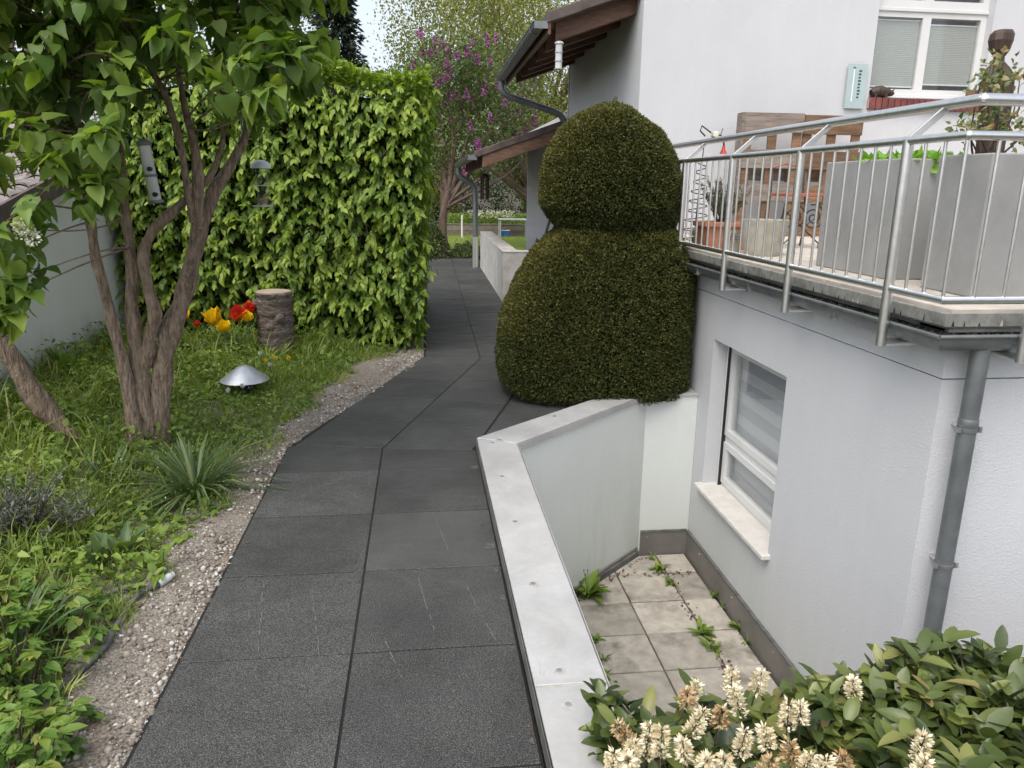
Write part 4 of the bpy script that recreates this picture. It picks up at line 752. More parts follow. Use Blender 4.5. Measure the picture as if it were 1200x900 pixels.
# ================================================================ BIRD FEEDERS
def feeder(name, base, L, r, label, dome, rings, top, tube_m, metal, wire=True, k=1.0):
    t = thing(name, base, label, 'bird feeder'); x, y, z = base
    MB().lathe([(r*.92, .012), (r, .014), (r, L), (r*.92, L)], base, 16).build('tube', tube_m, t, True)
    MB().lathe([(r*1.0, 0), (r*1.9*k, .004), (r*1.9*k, .008), (r*1.0, .0085)] if dome else [(r*1.05, 0), (r*1.35, .004), (r*1.3, .018), (r*.9, .019)], base, 20).build('tray', metal, t, True)
    for q in rings: MB().lathe([(r*1.02, q), (r*1.75*k, q+.002), (r*1.75*k, q+.005), (r*1.02, q+.006)] if dome else [(r*1.02, q), (r*1.15, q+.003), (r*1.15, q+.012), (r*1.02, q+.014)], base, 20).build('ring', metal, t, True)
    if dome: MB().lathe([(r*1.9*k, L), (r*1.75*k, L+.02*k*k), (r*1.3*k, L+.038*k*k), (r*.6*k, L+.048*k*k), (r*.08, L+.05*k*k)], base, 20).build('lid', metal, t, True)
    else: MB().lathe([(r*1.2, L), (r*1.25, L+.02), (r*.9, L+.03), (r*.2, L+.034)], base, 20).build('lid', metal, t, True)
    MB().lathe([(r*.8, .015), (r*.8, L*.22), (r*.1, L*.24)], base, 12).build('seed', 'litterseed', t, True)
    if wire: MB().tube([(x, y, z+L+.03), (x+.004, y, z+(L+.03+top)/2), (x, y, z+top)], .0016, 5).build('hanger', 'black', t)
    if not dome:
        for q in (L*.16, L*.6): MB().tube([(x+.4*r, y-r*1.3, z+q), (x+.4*r, y-r*.6, z+q)], r*.42, 10).build('port', 'black', t, True)
    return t
MT['litterseed'] = surf('bird seed', (.20, .15, .09), (.33, .26, .17), 90, .9)
fd = feeder('bird_feeder', (-1.428, 4.4, 1.515), .30, .030, 'long grey plastic tube feeder hanging in the lilac', False, (.14,), .62, 'cloudy', 'greyplastic'); fd.rotation_euler = (0, math.radians(-6), 0)
feeder('bird_feeder', (-.985, 5.0, 1.487), .232, .034, 'clear feeder with domed steel lid hanging before the leafy hedge', True, (.125,), .62, 'clear', 'palegrey')
feeder('bird_feeder', (1.356, 7.86, 2.745), .235, .034, 'clear tube feeder hanging from the brown roof eaves', True, (.075, .155), .47, 'cloudy', 'palegrey', k=.72)
# ================================================================ NEIGHBOUR'S SHED
NB = thing('neighbour_house', (-3.35, 7.5, 0), 'old grey roughcast gable wall with weathered tiled roof behind the lilac', 'building')
vz = lambda y: 1.41+.235*(y-6.12); V = [(-3.1, 2.5, -.1), (-3.1, 11.5, -.1), (-3.1, 11.5, vz(9.5)-.235*2), (-3.1, 9.5, vz(9.5)), (-3.1, 2.5, vz(2.5))]
MB().add(V+[(-3.4, y, z) for x, y, z in V], [(0, 1, 2, 3, 4), (9, 8, 7, 6, 5)]+[(i, i+5, (i+1) % 5+5, (i+1) % 5) for i in range(5)]).build('wall', 'oldwall', NB)
def slp(mb, xa, xb, ya, yb, b0, b1): return mb.add([(x, y, vz(y)+b) for b in (b0, b1) for y in (ya, yb) for x in (xa, xb)], [(0, 2, 3, 1), (4, 5, 7, 6), (0, 1, 5, 4), (2, 6, 7, 3), (0, 4, 6, 2), (1, 3, 7, 5)])
nr = slp(MB(), -7.5, -3.0, 2.3, 9.5, .004, .06).build('roof', 'timber', NB); slp(MB(), -2.998, -2.97, 2.3, 9.5, -.07, .10).build('verge_board', 'rooftile', nr)
cs = np.linspace(0, 1, 9)
for i in range(10):
    for j in range(15):
        xa, ya = -3.02-.30*i, 9.45-.30*(j+1); mb = MB(); V = []
        for yy, dz in ((ya, .03), (ya+.34, 0)):
            for c in cs: V.append((xa-.315*c, yy, vz(yy)+.062+dz+.028*math.sin(2*math.pi*c)+.01))
        m = len(V); V += [(a, b, c-.014) for a, b, c in V]; k = 9
        mb.add(V, [(q, q+1, k+q+1, k+q) for q in range(8)]+[(m+q, m+k+q, m+k+q+1, m+q+1) for q in range(8)]+[(q, m+q, m+q+1, q+1) for q in range(8)]).build('roof_tile', 'oldtile', nr, True)
# ================================================================ NEAR PLANTING
def pixstem(pts):
    P, r = [], []
    for u, v, y, wpx in pts: p = ony(u, v, y); P.append(p); r.append(wpx/2*np.linalg.norm(p-CAMP)/F_PX*.60)
    return np.array(P), np.array(r)
def smoothline(P, r, k=4):
    t = np.arange(len(P)); tt = np.linspace(0, len(P)-1, (len(P)-1)*k+1); out = []
    for d in range(P.shape[1]):
        m = np.gradient(P[:, d]); i = np.minimum(tt.astype(int), len(P)-2); s = tt-i; a, b = P[i, d], P[i+1, d]
        out.append((2*s**3-3*s**2+1)*a+(s**3-2*s**2+s)*m[i]+(-2*s**3+3*s**2)*b+(s**3-s**2)*m[i+1])
    return np.stack(out, 1), np.interp(tt, t, r)
def knobbly(P, r, n=12, amp=.17):
    mb = MB(); mb.tube(P, r, n); V = np.array(mb.v); m = len(P)
    for i in range(m):
        for j in range(n):
            q = V[i*n+j]; d = q-P[i]; f = 1+amp*(math.sin(31*q[2]+j*2.1)*.5+math.sin(13*q[2]+j*1.3+i*.4)*.7)+.06*math.sin(j*2*math.pi*3/n); V[i*n+j] = P[i]+d*f
    mb.v = [tuple(p) for p in V]; return mb
LT = thing('lilac_tree', ony(172, 528, 4.68)*[1, 1, 0], 'multi stemmed lilac tree with heart shaped leaves in the garden bed', 'tree')
stems = [
 [(184, 532, 4.70, 40), (187, 470, 4.7, 34), (192, 420, 4.7, 32), (199, 390, 4.72, 36), (212, 355, 4.75, 30), (222, 320, 4.78, 28), (230, 285, 4.8, 27), (239, 255, 4.82, 25), (251, 225, 4.85, 22), (266, 200, 4.9, 18), (285, 165, 4.95, 13), (303, 115, 5.0, 10), (316, 60, 5.0, 7), (330, -20, 5.0, 5)],
 [(213, 352, 4.76, 22), (222, 310, 4.7, 20), (231, 270, 4.68, 19), (232, 230, 4.66, 19), (230, 185, 4.64, 17), (222, 150, 4.62, 12), (212, 100, 4.6, 9), (205, 40, 4.55, 7), (200, -40, 4.5, 5)],
 [(226, 260, 4.66, 13), (219, 215, 4.6, 12), (210, 165, 4.55, 12), (195, 115, 4.5, 11), (174, 75, 4.45, 9), (157, 37, 4.4, 7), (140, -20, 4.3, 5)],
 [(172, 512, 4.66, 34), (165, 450, 4.65, 29), (158, 395, 4.65, 25), (154, 355, 4.65, 22), (155, 320, 4.65, 20), (152, 290, 4.65, 17), (147, 250, 4.63, 14), (144, 200, 4.6, 12), (138, 150, 4.55, 9), (128, 90, 4.5, 7), (115, 10, 4.4, 5)],
 [(170, 430, 4.66, 22), (176, 395, 4.64, 22), (181, 366, 4.62, 22), (173, 335, 4.62, 19), (168, 300, 4.62, 18), (178, 272, 4.62, 17), (200, 250, 4.64, 16), (222, 230, 4.68, 14), (250, 200, 4.75, 10), (262, 150, 4.7, 8), (255, 90, 4.6, 6), (258, 10, 4.5, 5)],
 [(158, 505, 4.60, 26), (147, 440, 4.58, 21), (135, 390, 4.56, 19), (122, 340, 4.55, 17), (112, 300, 4.52, 16), (106, 260, 4.5, 15), (100, 220, 4.48, 13), (95, 170, 4.4, 10), (85, 110, 4.3, 8), (70, 40, 4.2, 6), (60, -60, 4.1, 5)],
 [(108, 540, 4.62, 24), (75, 503, 4.6, 30), (42, 466, 4.55, 34), (15, 422, 4.5, 30), (-18, 376, 4.45, 27), (-60, 320, 4.4, 22), (-85, 240, 4.3, 18), (-70, 120, 4.2, 12), (-40, 20, 4.1, 8), (0, -80, 4.0, 5)]]
SK = []
for k, s in enumerate(stems):
    P, r = pixstem(s); P, r = smoothline(P, r, 4)
    if k in (0, 3, 5, 6): P = np.vstack([P[0]*[1, 1, 0]+[0, 0, -.06], P]); r = np.concatenate([[r[0]*1.15], r])
    knobbly(P, r).build('stem', 'bark', LT, True); SK += list(P[len(P)//2:])
MB().lathe([(.028, 0), (.03, .008), (.02, .014), (.012, .010)], ony(233, 268, 4.60), 10).build('knot', 'bark', LT, True)
SK = np.array(SK)
lo_u = [-160, 0, 50, 95, 140, 170, 195, 230, 260, 300, 335, 365, 388, 402]; lo_v = [330, 215, 190, 225, 235, 165, 135, 145, 140, 140, 130, 105, 70, 20]
cl = []
while len(cl) < 600:
    u, v = rng.uniform(-160, 400), rng.uniform(-330, 235)
    if v > np.interp(u, lo_u, lo_v)-12 or (150 < u < 205 and v > 120) or (278 < u < 335 and v > 135): continue
    if v < 40 and u > 330 and rng.uniform() < .5: continue
    cl.append(ony(u, v, rng.uniform(3.55, 5.1)))
cl += [ony(u, v, y) for u, v, y in ((12, 265, 3.5), (8, 300, 3.45), (20, 330, 3.5), (5, 350, 3.5), (30, 345, 3.5), (15, 375, 3.5), (-20, 330, 3.4), (-30, 380, 3.4), (30, 250, 3.5), (-10, 280, 3.4), (60, 190, 3.6), (110, 220, 3.7), (95, 235, 3.7), (125, 230, 3.75))]
cl = np.array(cl); mb = MB(); LP, LD, LN, LS, LTn = [], [], [], [], []
for c in cl:
    dd = np.linalg.norm(SK-c, axis=1)+.8*np.maximum(0, SK[:, 2]-c[2]); b = SK[np.argsort(dd)[rng.integers(0, 7)]]; mid = (b+c)/2+rng.normal(0, .09, 3)+[0, 0, .08]
    t_ = np.linspace(0, 1, 7); q = np.stack([b*(1-s)**2+2*mid*s*(1-s)+c*s*s for s in t_]); mb.tube(q, np.linspace(.0065, .0022, 7), 5, False)
    ax = nrm(q[-1]-q[-3]); L = rng.uniform(.14, .26); nn = rng.integers(6, 11); base_t = rng.normal(.48, .16)
    for i in range(nn):
        p = c-ax*L*(1-i/(nn-1)); a0 = rng.uniform(0, math.pi)
        for sgn in (1, -1):
            side = nrm(np.cross(ax, [math.cos(a0), math.sin(a0), .3]))*sgn; d = nrm(side*.8+ax*.3+np.array([0, 0, -.75])+rng.normal(0, .3, 3)); st0 = p+nrm(side+ax*.4)*rng.uniform(.015, .03)
            LP.append(st0); LD.append(d); LN.append(nrm(side*.7+np.array([0, -.25, .8])+rng.normal(0, .35, 3))); LS.append(rng.uniform(.070, .118)); LTn.append(base_t+rng.normal(0, .12)+(.22 if i > nn-3 else 0))
mb.build('twig', 'bark', LT)
leaf_split(LT, 'leaf', leaf_lilac(), LP, LD, LN, np.array(LS), np.clip(LTn, 0, 1), 'lilacleaf', 300, 9, smooth=True)
for k, (u, v, y) in enumerate(((38, 176, 3.9), (35, 277, 3.5), (28, 268, 3.5))):
    c = ony(u, v, y); n = 130; d = rdir(n, .3); P = c+d*rng.uniform(.01, .045, (n, 1))*[1, 1, .8]; leaves('blossom', LT, leaf_dia(.5, .05), P, d, rdir(n), rng.uniform(.010, .017, n), rng.uniform(.2, 1, n), 'whiteflower', None)
# ---- hornbeam hedge block
HG = thing('hornbeam_hedge', (-1.5, 8.0, 0), 'tall clipped bright green hornbeam hedge block beside the dark path', 'hedge')
yf_ = lambda x: 7.52-.18*x; htop = lambda x: 2.62+.09*np.clip(-x/.9, 0, 1.3)
mb = MB(); mb.add([(-3.02, 8.20, 0), (-.19, 7.74, 0), (-.17, 10.6, 0), (-3.02, 10.6, 0), (-3.02, 8.20, 2.52), (-.06, 7.74, 2.42), (-.04, 10.6, 2.42), (-3.02, 10.6, 2.52)], [(0, 1, 5, 4), (1, 2, 6, 5), (2, 3, 7, 6), (3, 0, 4, 7), (4, 5, 6, 7)]); mb.build('shade_core', 'hedgecore', HG)  # solid dark block; shade between the leaves is put into its colour
mb = MB()
for k in range(26):
    x = -.25-.11*k+rng.uniform(-.04, .04); mb.tube([(x, yf_(x)+.24, -.06), (x+rng.normal(0, .03), yf_(x)+.2, .6), (x+rng.normal(0, .05), yf_(x)+.18, 1.5)], [.022, .014, .006], 6)
mb.build('trunks', 'bark', HG)
def lump(a, b): return .045*np.sin(a*6.1+1.3*np.sin(b*4.2))+.035*np.sin(b*8.3+2*np.sin(a*3.7))+.02*np.sin(a*17+b*13)
cx_, cz_ = np.meshgrid(np.arange(-3.0, .02, .088), np.arange(.10, 2.62, .088)); cx_ = cx_.ravel()+rng.normal(0, .03, cx_.size); cz_ = cz_.ravel()+rng.normal(0, .03, cz_.size); kk = rng.uniform(0, 1, cx_.size) < np.clip(.3+cz_*1.2, 0, 1); cx_, cz_ = cx_[kk], cz_[kk]
PF, DF, NF, SF, TF = [], [], [], [], []
for x, z in zip(cx_, cz_):
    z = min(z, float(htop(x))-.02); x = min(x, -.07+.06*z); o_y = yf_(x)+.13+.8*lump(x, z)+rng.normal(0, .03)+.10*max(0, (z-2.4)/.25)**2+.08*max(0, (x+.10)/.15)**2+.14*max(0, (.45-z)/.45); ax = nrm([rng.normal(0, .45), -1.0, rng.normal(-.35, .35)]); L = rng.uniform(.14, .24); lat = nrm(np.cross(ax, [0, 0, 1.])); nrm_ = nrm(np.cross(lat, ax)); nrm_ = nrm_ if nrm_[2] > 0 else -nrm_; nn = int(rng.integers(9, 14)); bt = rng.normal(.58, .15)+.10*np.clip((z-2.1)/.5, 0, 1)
    for i in range(nn):
        s_ = (i+1)/nn; p = np.array([x, o_y, z])+ax*L*s_+[0, 0, -.05*s_*s_]; sg = 1 if i % 2 else -1
        PF.append(p); DF.append(ax*.55+lat*sg*.7*(1-.6*s_)+np.array([0, 0, -.42])+rng.normal(0, .22, 3)); NF.append(nrm_+np.array([0, -.45, .1])+rng.normal(0, .28, 3)); SF.append(rng.uniform(.050, .082)); TF.append(bt+rng.normal(0, .10)+.5*(s_-.6))
PF, DF, NF, SF, TF = map(np.array, (PF, DF, NF, SF, TF))
k = 4600; x = rng.uniform(-3, -.05, k); z = rng.uniform(.15, 2.55, k); PF = np.vstack([PF, np.stack([x, yf_(x)+.09+.8*lump(x, z)+rng.uniform(0, .10, k), z], 1)]); DF = np.vstack([DF, np.stack([rng.normal(0, .55, k), rng.normal(-.55, .35, k), rng.normal(-.55, .35, k)], 1)]); NF = np.vstack([NF, np.stack([rng.normal(0, .35, k), np.full(k, -.7), np.full(k, .65)], 1)+rng.normal(0, .25, (k, 3))]); SF = np.concatenate([SF, rng.uniform(.045, .08, k)]); TF = np.concatenate([TF, rng.normal(.46, .15, k)])
n = 6500; yy = rng.uniform(7.5, 10.5, n); z = rng.uniform(.08, 2.62, n); xx = -.05+.06*z+np.sin(z*9)*.015+.05*(rng.uniform(0, 1, n) > .93)-rng.beta(1.1, 2.2, n)*.18+lump(yy, z)*.6-.08*np.clip((z-2.45)/.2, 0, 1)**2
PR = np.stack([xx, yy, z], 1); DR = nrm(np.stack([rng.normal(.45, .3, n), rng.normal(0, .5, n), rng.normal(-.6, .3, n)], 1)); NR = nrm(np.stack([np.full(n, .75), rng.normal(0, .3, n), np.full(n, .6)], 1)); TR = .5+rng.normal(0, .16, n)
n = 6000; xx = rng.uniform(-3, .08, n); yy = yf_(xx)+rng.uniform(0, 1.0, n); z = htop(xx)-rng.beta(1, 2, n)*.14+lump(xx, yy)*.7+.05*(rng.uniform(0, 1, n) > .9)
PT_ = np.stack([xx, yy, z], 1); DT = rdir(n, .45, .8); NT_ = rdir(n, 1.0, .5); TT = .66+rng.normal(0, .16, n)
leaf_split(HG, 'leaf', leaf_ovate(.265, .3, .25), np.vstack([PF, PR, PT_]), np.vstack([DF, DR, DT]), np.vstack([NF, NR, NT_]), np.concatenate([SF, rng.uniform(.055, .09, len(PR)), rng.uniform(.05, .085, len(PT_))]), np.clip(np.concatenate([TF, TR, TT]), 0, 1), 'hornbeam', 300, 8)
# ---- yew topiary
YW = thing('yew_topiary', (1.40, 5.98, 0), 'clipped dark yew topiary of two stacked rounded masses by the house', 'topiary')
YC = 5.98
_L = [(600, 466), (587, 445), (584, 415), (589, 373), (605, 330), (626, 295), (645, 277), (655, 268), (645, 255), (635, 239), (634, 208), (641, 182), (657, 152), (678, 134), (700, 125), (714, 121)]; _R = [(796, 470), (815, 450), (817, 420), (813, 377), (806, 334), (797, 304), (790, 283), (784, 272), (789, 255), (793, 225), (793, 191), (787, 165), (769, 143), (743, 128), (725, 123), (716, 121)]
_pl = np.array([ony(u, v, YC) for u, v in _L]); _pr = np.array([ony(u, v, YC) for u, v in _R]); zt_ = np.maximum(_pl[:, 2], .015); zt_ = np.maximum.accumulate(zt_+np.arange(len(zt_))*1e-4); xl = _pl[:, 0]; xrr = np.minimum(_pr[:, 0], W-.012)
hyv = np.array([.54, .59, .60, .59, .55, .48, .41, .36, .42, .47, .49, .475, .41, .31, .17, .02]); ZTOP = zt_[-1]; ZW = zt_[7]
def yew_pt(th, z):
    a, b, hy = np.interp(z, zt_, xl), np.interp(z, zt_, xrr), np.interp(z, zt_, hyv); e = np.where(z < ZW, .62, .80)
    c, s = np.cos(th), np.sin(th); return np.stack([(a+b)/2+(b-a)/2*np.sign(c)*np.abs(c)**e, YC+hy*np.sign(s)*np.abs(s)**e, z+0*th], -1)
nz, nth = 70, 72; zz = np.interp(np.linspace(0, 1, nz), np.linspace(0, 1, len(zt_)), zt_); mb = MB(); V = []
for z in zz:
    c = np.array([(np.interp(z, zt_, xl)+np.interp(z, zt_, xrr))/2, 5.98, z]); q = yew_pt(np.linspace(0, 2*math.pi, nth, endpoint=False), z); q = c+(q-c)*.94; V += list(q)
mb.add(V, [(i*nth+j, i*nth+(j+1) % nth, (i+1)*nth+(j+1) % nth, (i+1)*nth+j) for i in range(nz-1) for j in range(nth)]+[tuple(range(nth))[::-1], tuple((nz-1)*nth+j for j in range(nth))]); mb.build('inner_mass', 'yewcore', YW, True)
MB().tube([(1.42, 6.0, -.06), (1.43, 6.0, .1)], [.09, .08], 10).build('trunk', 'bark', YW, True)
n = 520000; z = rng.uniform(.02, ZTOP, n); th = rng.uniform(0, 2*math.pi, n); e = 4e-3
A_ = np.linalg.norm(np.cross(yew_pt(th+e, z)-yew_pt(th-e, z), yew_pt(th, np.clip(z+e, 0, ZTOP))-yew_pt(th, np.clip(z-e, 0, ZTOP))), axis=1); front_ = np.where((np.sin(th) > .55), .35, 1.0); pr_ = np.minimum(A_, np.percentile(A_, 99.7))*front_; pr_ /= pr_.sum(); k = rng.choice(n, 190000, p=pr_); z, th = z[k], th[k]; n = len(z)
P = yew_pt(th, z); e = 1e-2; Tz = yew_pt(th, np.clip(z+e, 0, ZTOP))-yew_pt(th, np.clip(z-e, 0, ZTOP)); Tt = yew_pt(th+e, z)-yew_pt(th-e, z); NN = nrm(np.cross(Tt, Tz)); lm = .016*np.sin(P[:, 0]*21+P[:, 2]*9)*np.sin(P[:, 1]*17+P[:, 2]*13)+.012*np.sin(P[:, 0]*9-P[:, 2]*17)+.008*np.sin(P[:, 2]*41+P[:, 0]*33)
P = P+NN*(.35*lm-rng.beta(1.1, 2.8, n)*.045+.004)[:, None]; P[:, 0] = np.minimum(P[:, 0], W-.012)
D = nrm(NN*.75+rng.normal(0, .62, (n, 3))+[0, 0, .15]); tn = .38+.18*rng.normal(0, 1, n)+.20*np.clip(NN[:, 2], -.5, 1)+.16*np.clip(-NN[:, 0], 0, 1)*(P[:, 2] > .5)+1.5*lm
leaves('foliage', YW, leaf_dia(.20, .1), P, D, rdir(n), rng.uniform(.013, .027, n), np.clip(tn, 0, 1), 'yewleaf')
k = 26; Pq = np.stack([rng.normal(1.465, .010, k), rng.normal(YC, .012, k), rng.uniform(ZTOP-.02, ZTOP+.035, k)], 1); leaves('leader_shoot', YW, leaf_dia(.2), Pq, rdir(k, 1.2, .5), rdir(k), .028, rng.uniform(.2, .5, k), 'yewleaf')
MT['laurelstem'] = surf('green brown laurel shoot', (.07, .08, .035), (.12, .10, .06), 20, .6)
# ---- cherry laurel in the foreground
LR = thing('laurel_hedge', (1.5, 1.2, -.06), 'low cherry laurel hedge with cream flower spikes in front of the white house', 'hedge')
P, D, Nn, S, T = [], [], [], [], []; mb = MB()
for k in range(900):
    x, y = rng.uniform(.47, 3.0), 1.86-.75*rng.beta(1, 1.6); zt0 = .185+.07*math.sin(x*5.2)+rng.uniform(-.06, .08)-.10*max(0, .62-x)/.2; c = np.array([x, y, zt0]); b = np.array([x*.9+.15, .9+(y-.9)*.6, -.06]); mb.tube([b, (b+c)/2+rng.normal(0, .03, 3), c-[0, 0, .03]], [.006, .004, .0025], 5, False)
    nl = rng.integers(6, 10); a0 = rng.uniform(0, 6.28); bt = rng.normal(.40, .2)
    for i in range(nl):
        a = a0+i*2.4; el = rng.uniform(.1, 1.15); d = np.array([math.cos(a)*math.cos(el), math.sin(a)*math.cos(el), math.sin(el)]); P.append(c-[0, 0, .10*(1-i/nl)]); D.append(d); Nn.append(np.array([-math.cos(a)*math.sin(el), -math.sin(a)*math.sin(el), math.cos(el)])+rng.normal(0, .25, 3)); S.append(rng.uniform(.060, .100)); T.append(bt+rng.normal(0, .1)+(.25 if i == nl-1 and rng.uniform() < .4 else 0))
mb.build('stem', 'laurelstem', LR)
leaf_split(LR, 'leaf', leaf_long(.235, .28, .25), P, D, Nn, np.array(S), np.clip(T, 0, 1), 'laurelleaf', 300, 12, smooth=True)
for (u, v) in ((858, 785), (818, 800), (846, 830), (826, 832), (893, 788), (745, 868), (762, 850), (806, 812), (848, 888), (895, 852), (925, 868), (950, 885), (1000, 797), (985, 884), (722, 848), (776, 852), (735, 890), (874, 856), (800, 868), (905, 890), (860, 806), (938, 826), (1084, 862), (720, 882), (830, 890), (1085, 890), (925, 822), (970, 890)):
    tp = onz(u, v, rng.uniform(.30, .36)); ax = nrm(rng.normal(0, .3, 3)+[0, .1, 1]); L = rng.uniform(.055, .085); n = 230; s = rng.uniform(0, 1, n); a = rng.uniform(0, 6.28, n); X = nrm(np.cross(ax, [1, .2, .1])); Y = np.cross(ax, X); rad = np.cos(a)[:, None]*X+np.sin(a)[:, None]*Y
    Pq = tp-ax*L*(1-s)[:, None]+rad*(.013*(1-.4*s))[:, None]; o = leaves('flower_spike', LR, leaf_dia(.22, -.1), Pq, rad+ax*.35+rng.normal(0, .3, (n, 3)), rdir(n), rng.uniform(.010, .019, n), np.clip(rng.normal(.78, .22, n)-(.5*(rng.uniform() < .3)), 0, 1), 'creamflower', None)
    MB().tube([tp-ax*L*1.9, tp], [.0022, .0015], 5).build('stalk', 'drytwig', o)
# ================================================================ GARDEN BED PLANTS
byb = [.5, 2.1, 2.4, 2.9, 3.1, 3.72, 4.19, 4.6, 5.55, 6.9, 7.6]; bxb = [-1.2, -1.17, -1.16, -1.15, -1.10, -1.07, -1.05, -.98, -.86, -.62, -.22]
def bed_pts(n, m=0.0, y0=1.2, y1=7.9):
    x = rng.uniform(-3.08, -.3, n*3); y = rng.uniform(y0, y1, n*3); lim = np.interp(y, byb, bxb)-m+.05*np.sin(y*7)+.03*np.sin(y*17); k = (x < lim) & ~((x < -1.9) & (y < 2)); return x[k][:n], y[k][:n], (lim-x)[k][:n]
low = lambda x, y: 1-.62*np.exp(-((x+1.4)/.55)**2-((y-5.55)/1.1)**2)-.5*np.exp(-((x+1.25)/.35)**2-((y-3.6)/.45)**2)
patch = lambda x, y: .5+.5*np.sin(x*3.1+1.7*np.sin(y*2.3))*np.sin(y*2.7+1.3*np.sin(x*2.9))
x, y, d = bed_pts(34000); n = len(x); h = np.clip(.5+d*1.4, .5, 1.25)*rng.uniform(.05, .17, n)*(.6+.8*patch(x, y))*low(x, y); D = nrm(np.stack([rng.normal(0, .42, n), rng.normal(0, .42, n), np.ones(n)], 1))
o = leaves('grass', None, leaf_blade(.032, .45), np.stack([x, y, bed_z(x, y)-.01], 1), D, rdir(n), h, np.clip(.42+.2*rng.normal(0, 1, n)+.25*(patch(y, x)-.5)+.35*(d < .06), 0, 1), 'grass'); tag(o, 'wild grass blades growing through the garden bed', 'grass')
x, y, d = bed_pts(19000, .03); n = len(x); k = patch(x*1.3+5, y*1.2) > .28; x, y, d = x[k], y[k], d[k]; n = len(x); hz = rng.uniform(.01, 1, n)**.8*np.clip(.05+d*.22, .045, .25)*(.5+.8*patch(x*1.7, y*1.4))*low(x, y); D = nrm(np.stack([rng.normal(0, .8, n), rng.normal(-.15, .8, n), rng.normal(.15, .4, n)], 1))
o = leaves('ground_cover', None, leaf_ovate(.3, .25, .25), np.stack([x, y, bed_z(x, y)+hz], 1), D, rdir(n, 1.4, .5), rng.uniform(.020, .055, n)*(.7+.6*patch(x*2.2, y*2)), np.clip(.52+.18*rng.normal(0, 1, n)+.3*(patch(x*.9+2, y*.8)-.5), 0, 1), 'weed'); tag(o, 'dense small leaved weeds covering the garden bed', 'ground cover')
x, y, d = bed_pts(760, .0); m_ = 20; n = len(x)*m_; hh = rng.uniform(.10, .30, len(x))*np.clip(.45+d, .45, 1.1)*low(x, y); tt = rng.normal(.55, .2, len(x)); X_, Y_ = np.repeat(x, m_)+rng.normal(0, .018, n), np.repeat(y, m_)+rng.normal(0, .018, n)
o = leaves('grass', None, leaf_blade(.020, .6), np.stack([X_, Y_, bed_z(X_, Y_)-.01], 1), nrm(np.stack([rng.normal(0, .4, n), rng.normal(0, .4, n), np.ones(n)], 1)), rdir(n), np.repeat(hh, m_)*rng.uniform(.55, 1.1, n), np.clip(np.repeat(tt, m_)+rng.normal(0, .12, n), 0, 1), 'grass'); tag(o, 'taller loose tufts of grass rising above the weeds', 'grass')
x, y, d = bed_pts(9000, .1, 4.2); n = len(x); o = leaves('ground_cover', None, leaf_dia(.3), np.stack([x, y, bed_z(x, y)+rng.uniform(.02, .24, n)*np.clip(.3+d, .3, 1)*low(x, y)], 1), rdir(n, .3, .8), rdir(n, 1), rng.uniform(.010, .022, n), np.clip(rng.normal(.6, .2, n), 0, 1), 'weed'); tag(o, 'fine flowering weeds around the log and garden lamp', 'ground cover')
x, y, d = bed_pts(420, .05, 3.6, 6.8); n = len(x); o = leaves('ground_cover', None, leaf_dia(.5, 0), np.stack([x, y, bed_z(x, y)+rng.uniform(.06, .16, n)], 1), rdir(n, .2), rdir(n, 1), rng.uniform(.006, .011, n), rng.uniform(.3, 1, n), 'whiteflower'); tag(o, 'tiny white flowers scattered through the weeds', 'flowers')
def clump(name, u, v, nl, L, m, shape, label, cat, tilt=.7, spread=.05, parts=True, z0=None, group=None):
    c = onz(u, v, 0.0); c[2] = float(bed_z(c[0], c[1])) if z0 is None else z0
    t = thing(name, c, label, cat, group); a = rng.uniform(0, 6.28, nl); ti = rng.uniform(.1, 1, nl)*tilt; D = np.stack([np.cos(a)*np.sin(ti), np.sin(a)*np.sin(ti), np.cos(ti)], 1); Nn = np.stack([-np.cos(a)*np.cos(ti), -np.sin(a)*np.cos(ti), np.sin(ti)], 1)*-1
    P = c+np.stack([np.cos(a), np.sin(a), np.zeros(nl)], 1)*rng.uniform(0, spread, (nl, 1))-[0, 0, .008]
    leaf_split(t, 'leaf', shape, P, D, -Nn, L*rng.uniform(.6, 1.08, nl), np.clip(rng.normal(.45, .2, nl), 0, 1), m, 300, 3); return t
clump('daffodil_clump', 230, 575, 150, .42, 'strap', leaf_blade(.022, .55), 'arching clump of grey green strap leaves at the gravel edge', 'plant', .95, .08)
clump('daffodil_clump', 125, 575, 40, .30, 'strap', leaf_blade(.022, .35), 'upright tuft of strap leaves below the lilac stems', 'plant', .5, .06)
clump('daffodil_clump', 15, 790, 26, .33, 'strap', leaf_blade(.03, .6), 'pale variegated strap leaves among the young shrub', 'plant', .95, .05)
clump('tulip_plant', 118, 668, 7, .20, 'strap', leaf_long(.16, .5, .1), 'broad grey green tulip leaves without flowers near the lavender', 'plant', .45, .03)
clump('tulip_plant', 148, 652, 6, .17, 'strap', leaf_long(.17, .5, .4), 'pale curling tulip leaves beside the gravel strip', 'plant', .8, .03)
clump('dock_plant', 186, 672, 9, .14, 'weed', leaf_long(.15, .4, .3), 'star shaped green weed rosette growing in the gravel', 'plant', 1.1, .02)
clump('dock_plant', 85, 455, 14, .32, 'weed', leaf_long(.14, .4, .15), 'tall upright leafy plant in front of the old wall', 'plant', .45, .05)
clump('dock_plant', 50, 520, 12, .22, 'weed', leaf_long(.17, .4, .3), 'broad leaved weed left of the leaning lilac stem', 'plant', .9, .05)
clump('dock_plant', 240, 470, 16, .16, 'weed', leaf_long(.2, .4, .3), 'broad leaved weed between lilac and garden lamp', 'plant', .9, .05)
clump('dandelion_plant', 22, 590, 12, .14, 'weed', leaf_long(.15, .3, .3), 'dandelion rosette at the foot of the lavender', 'plant', 1.1, .03)
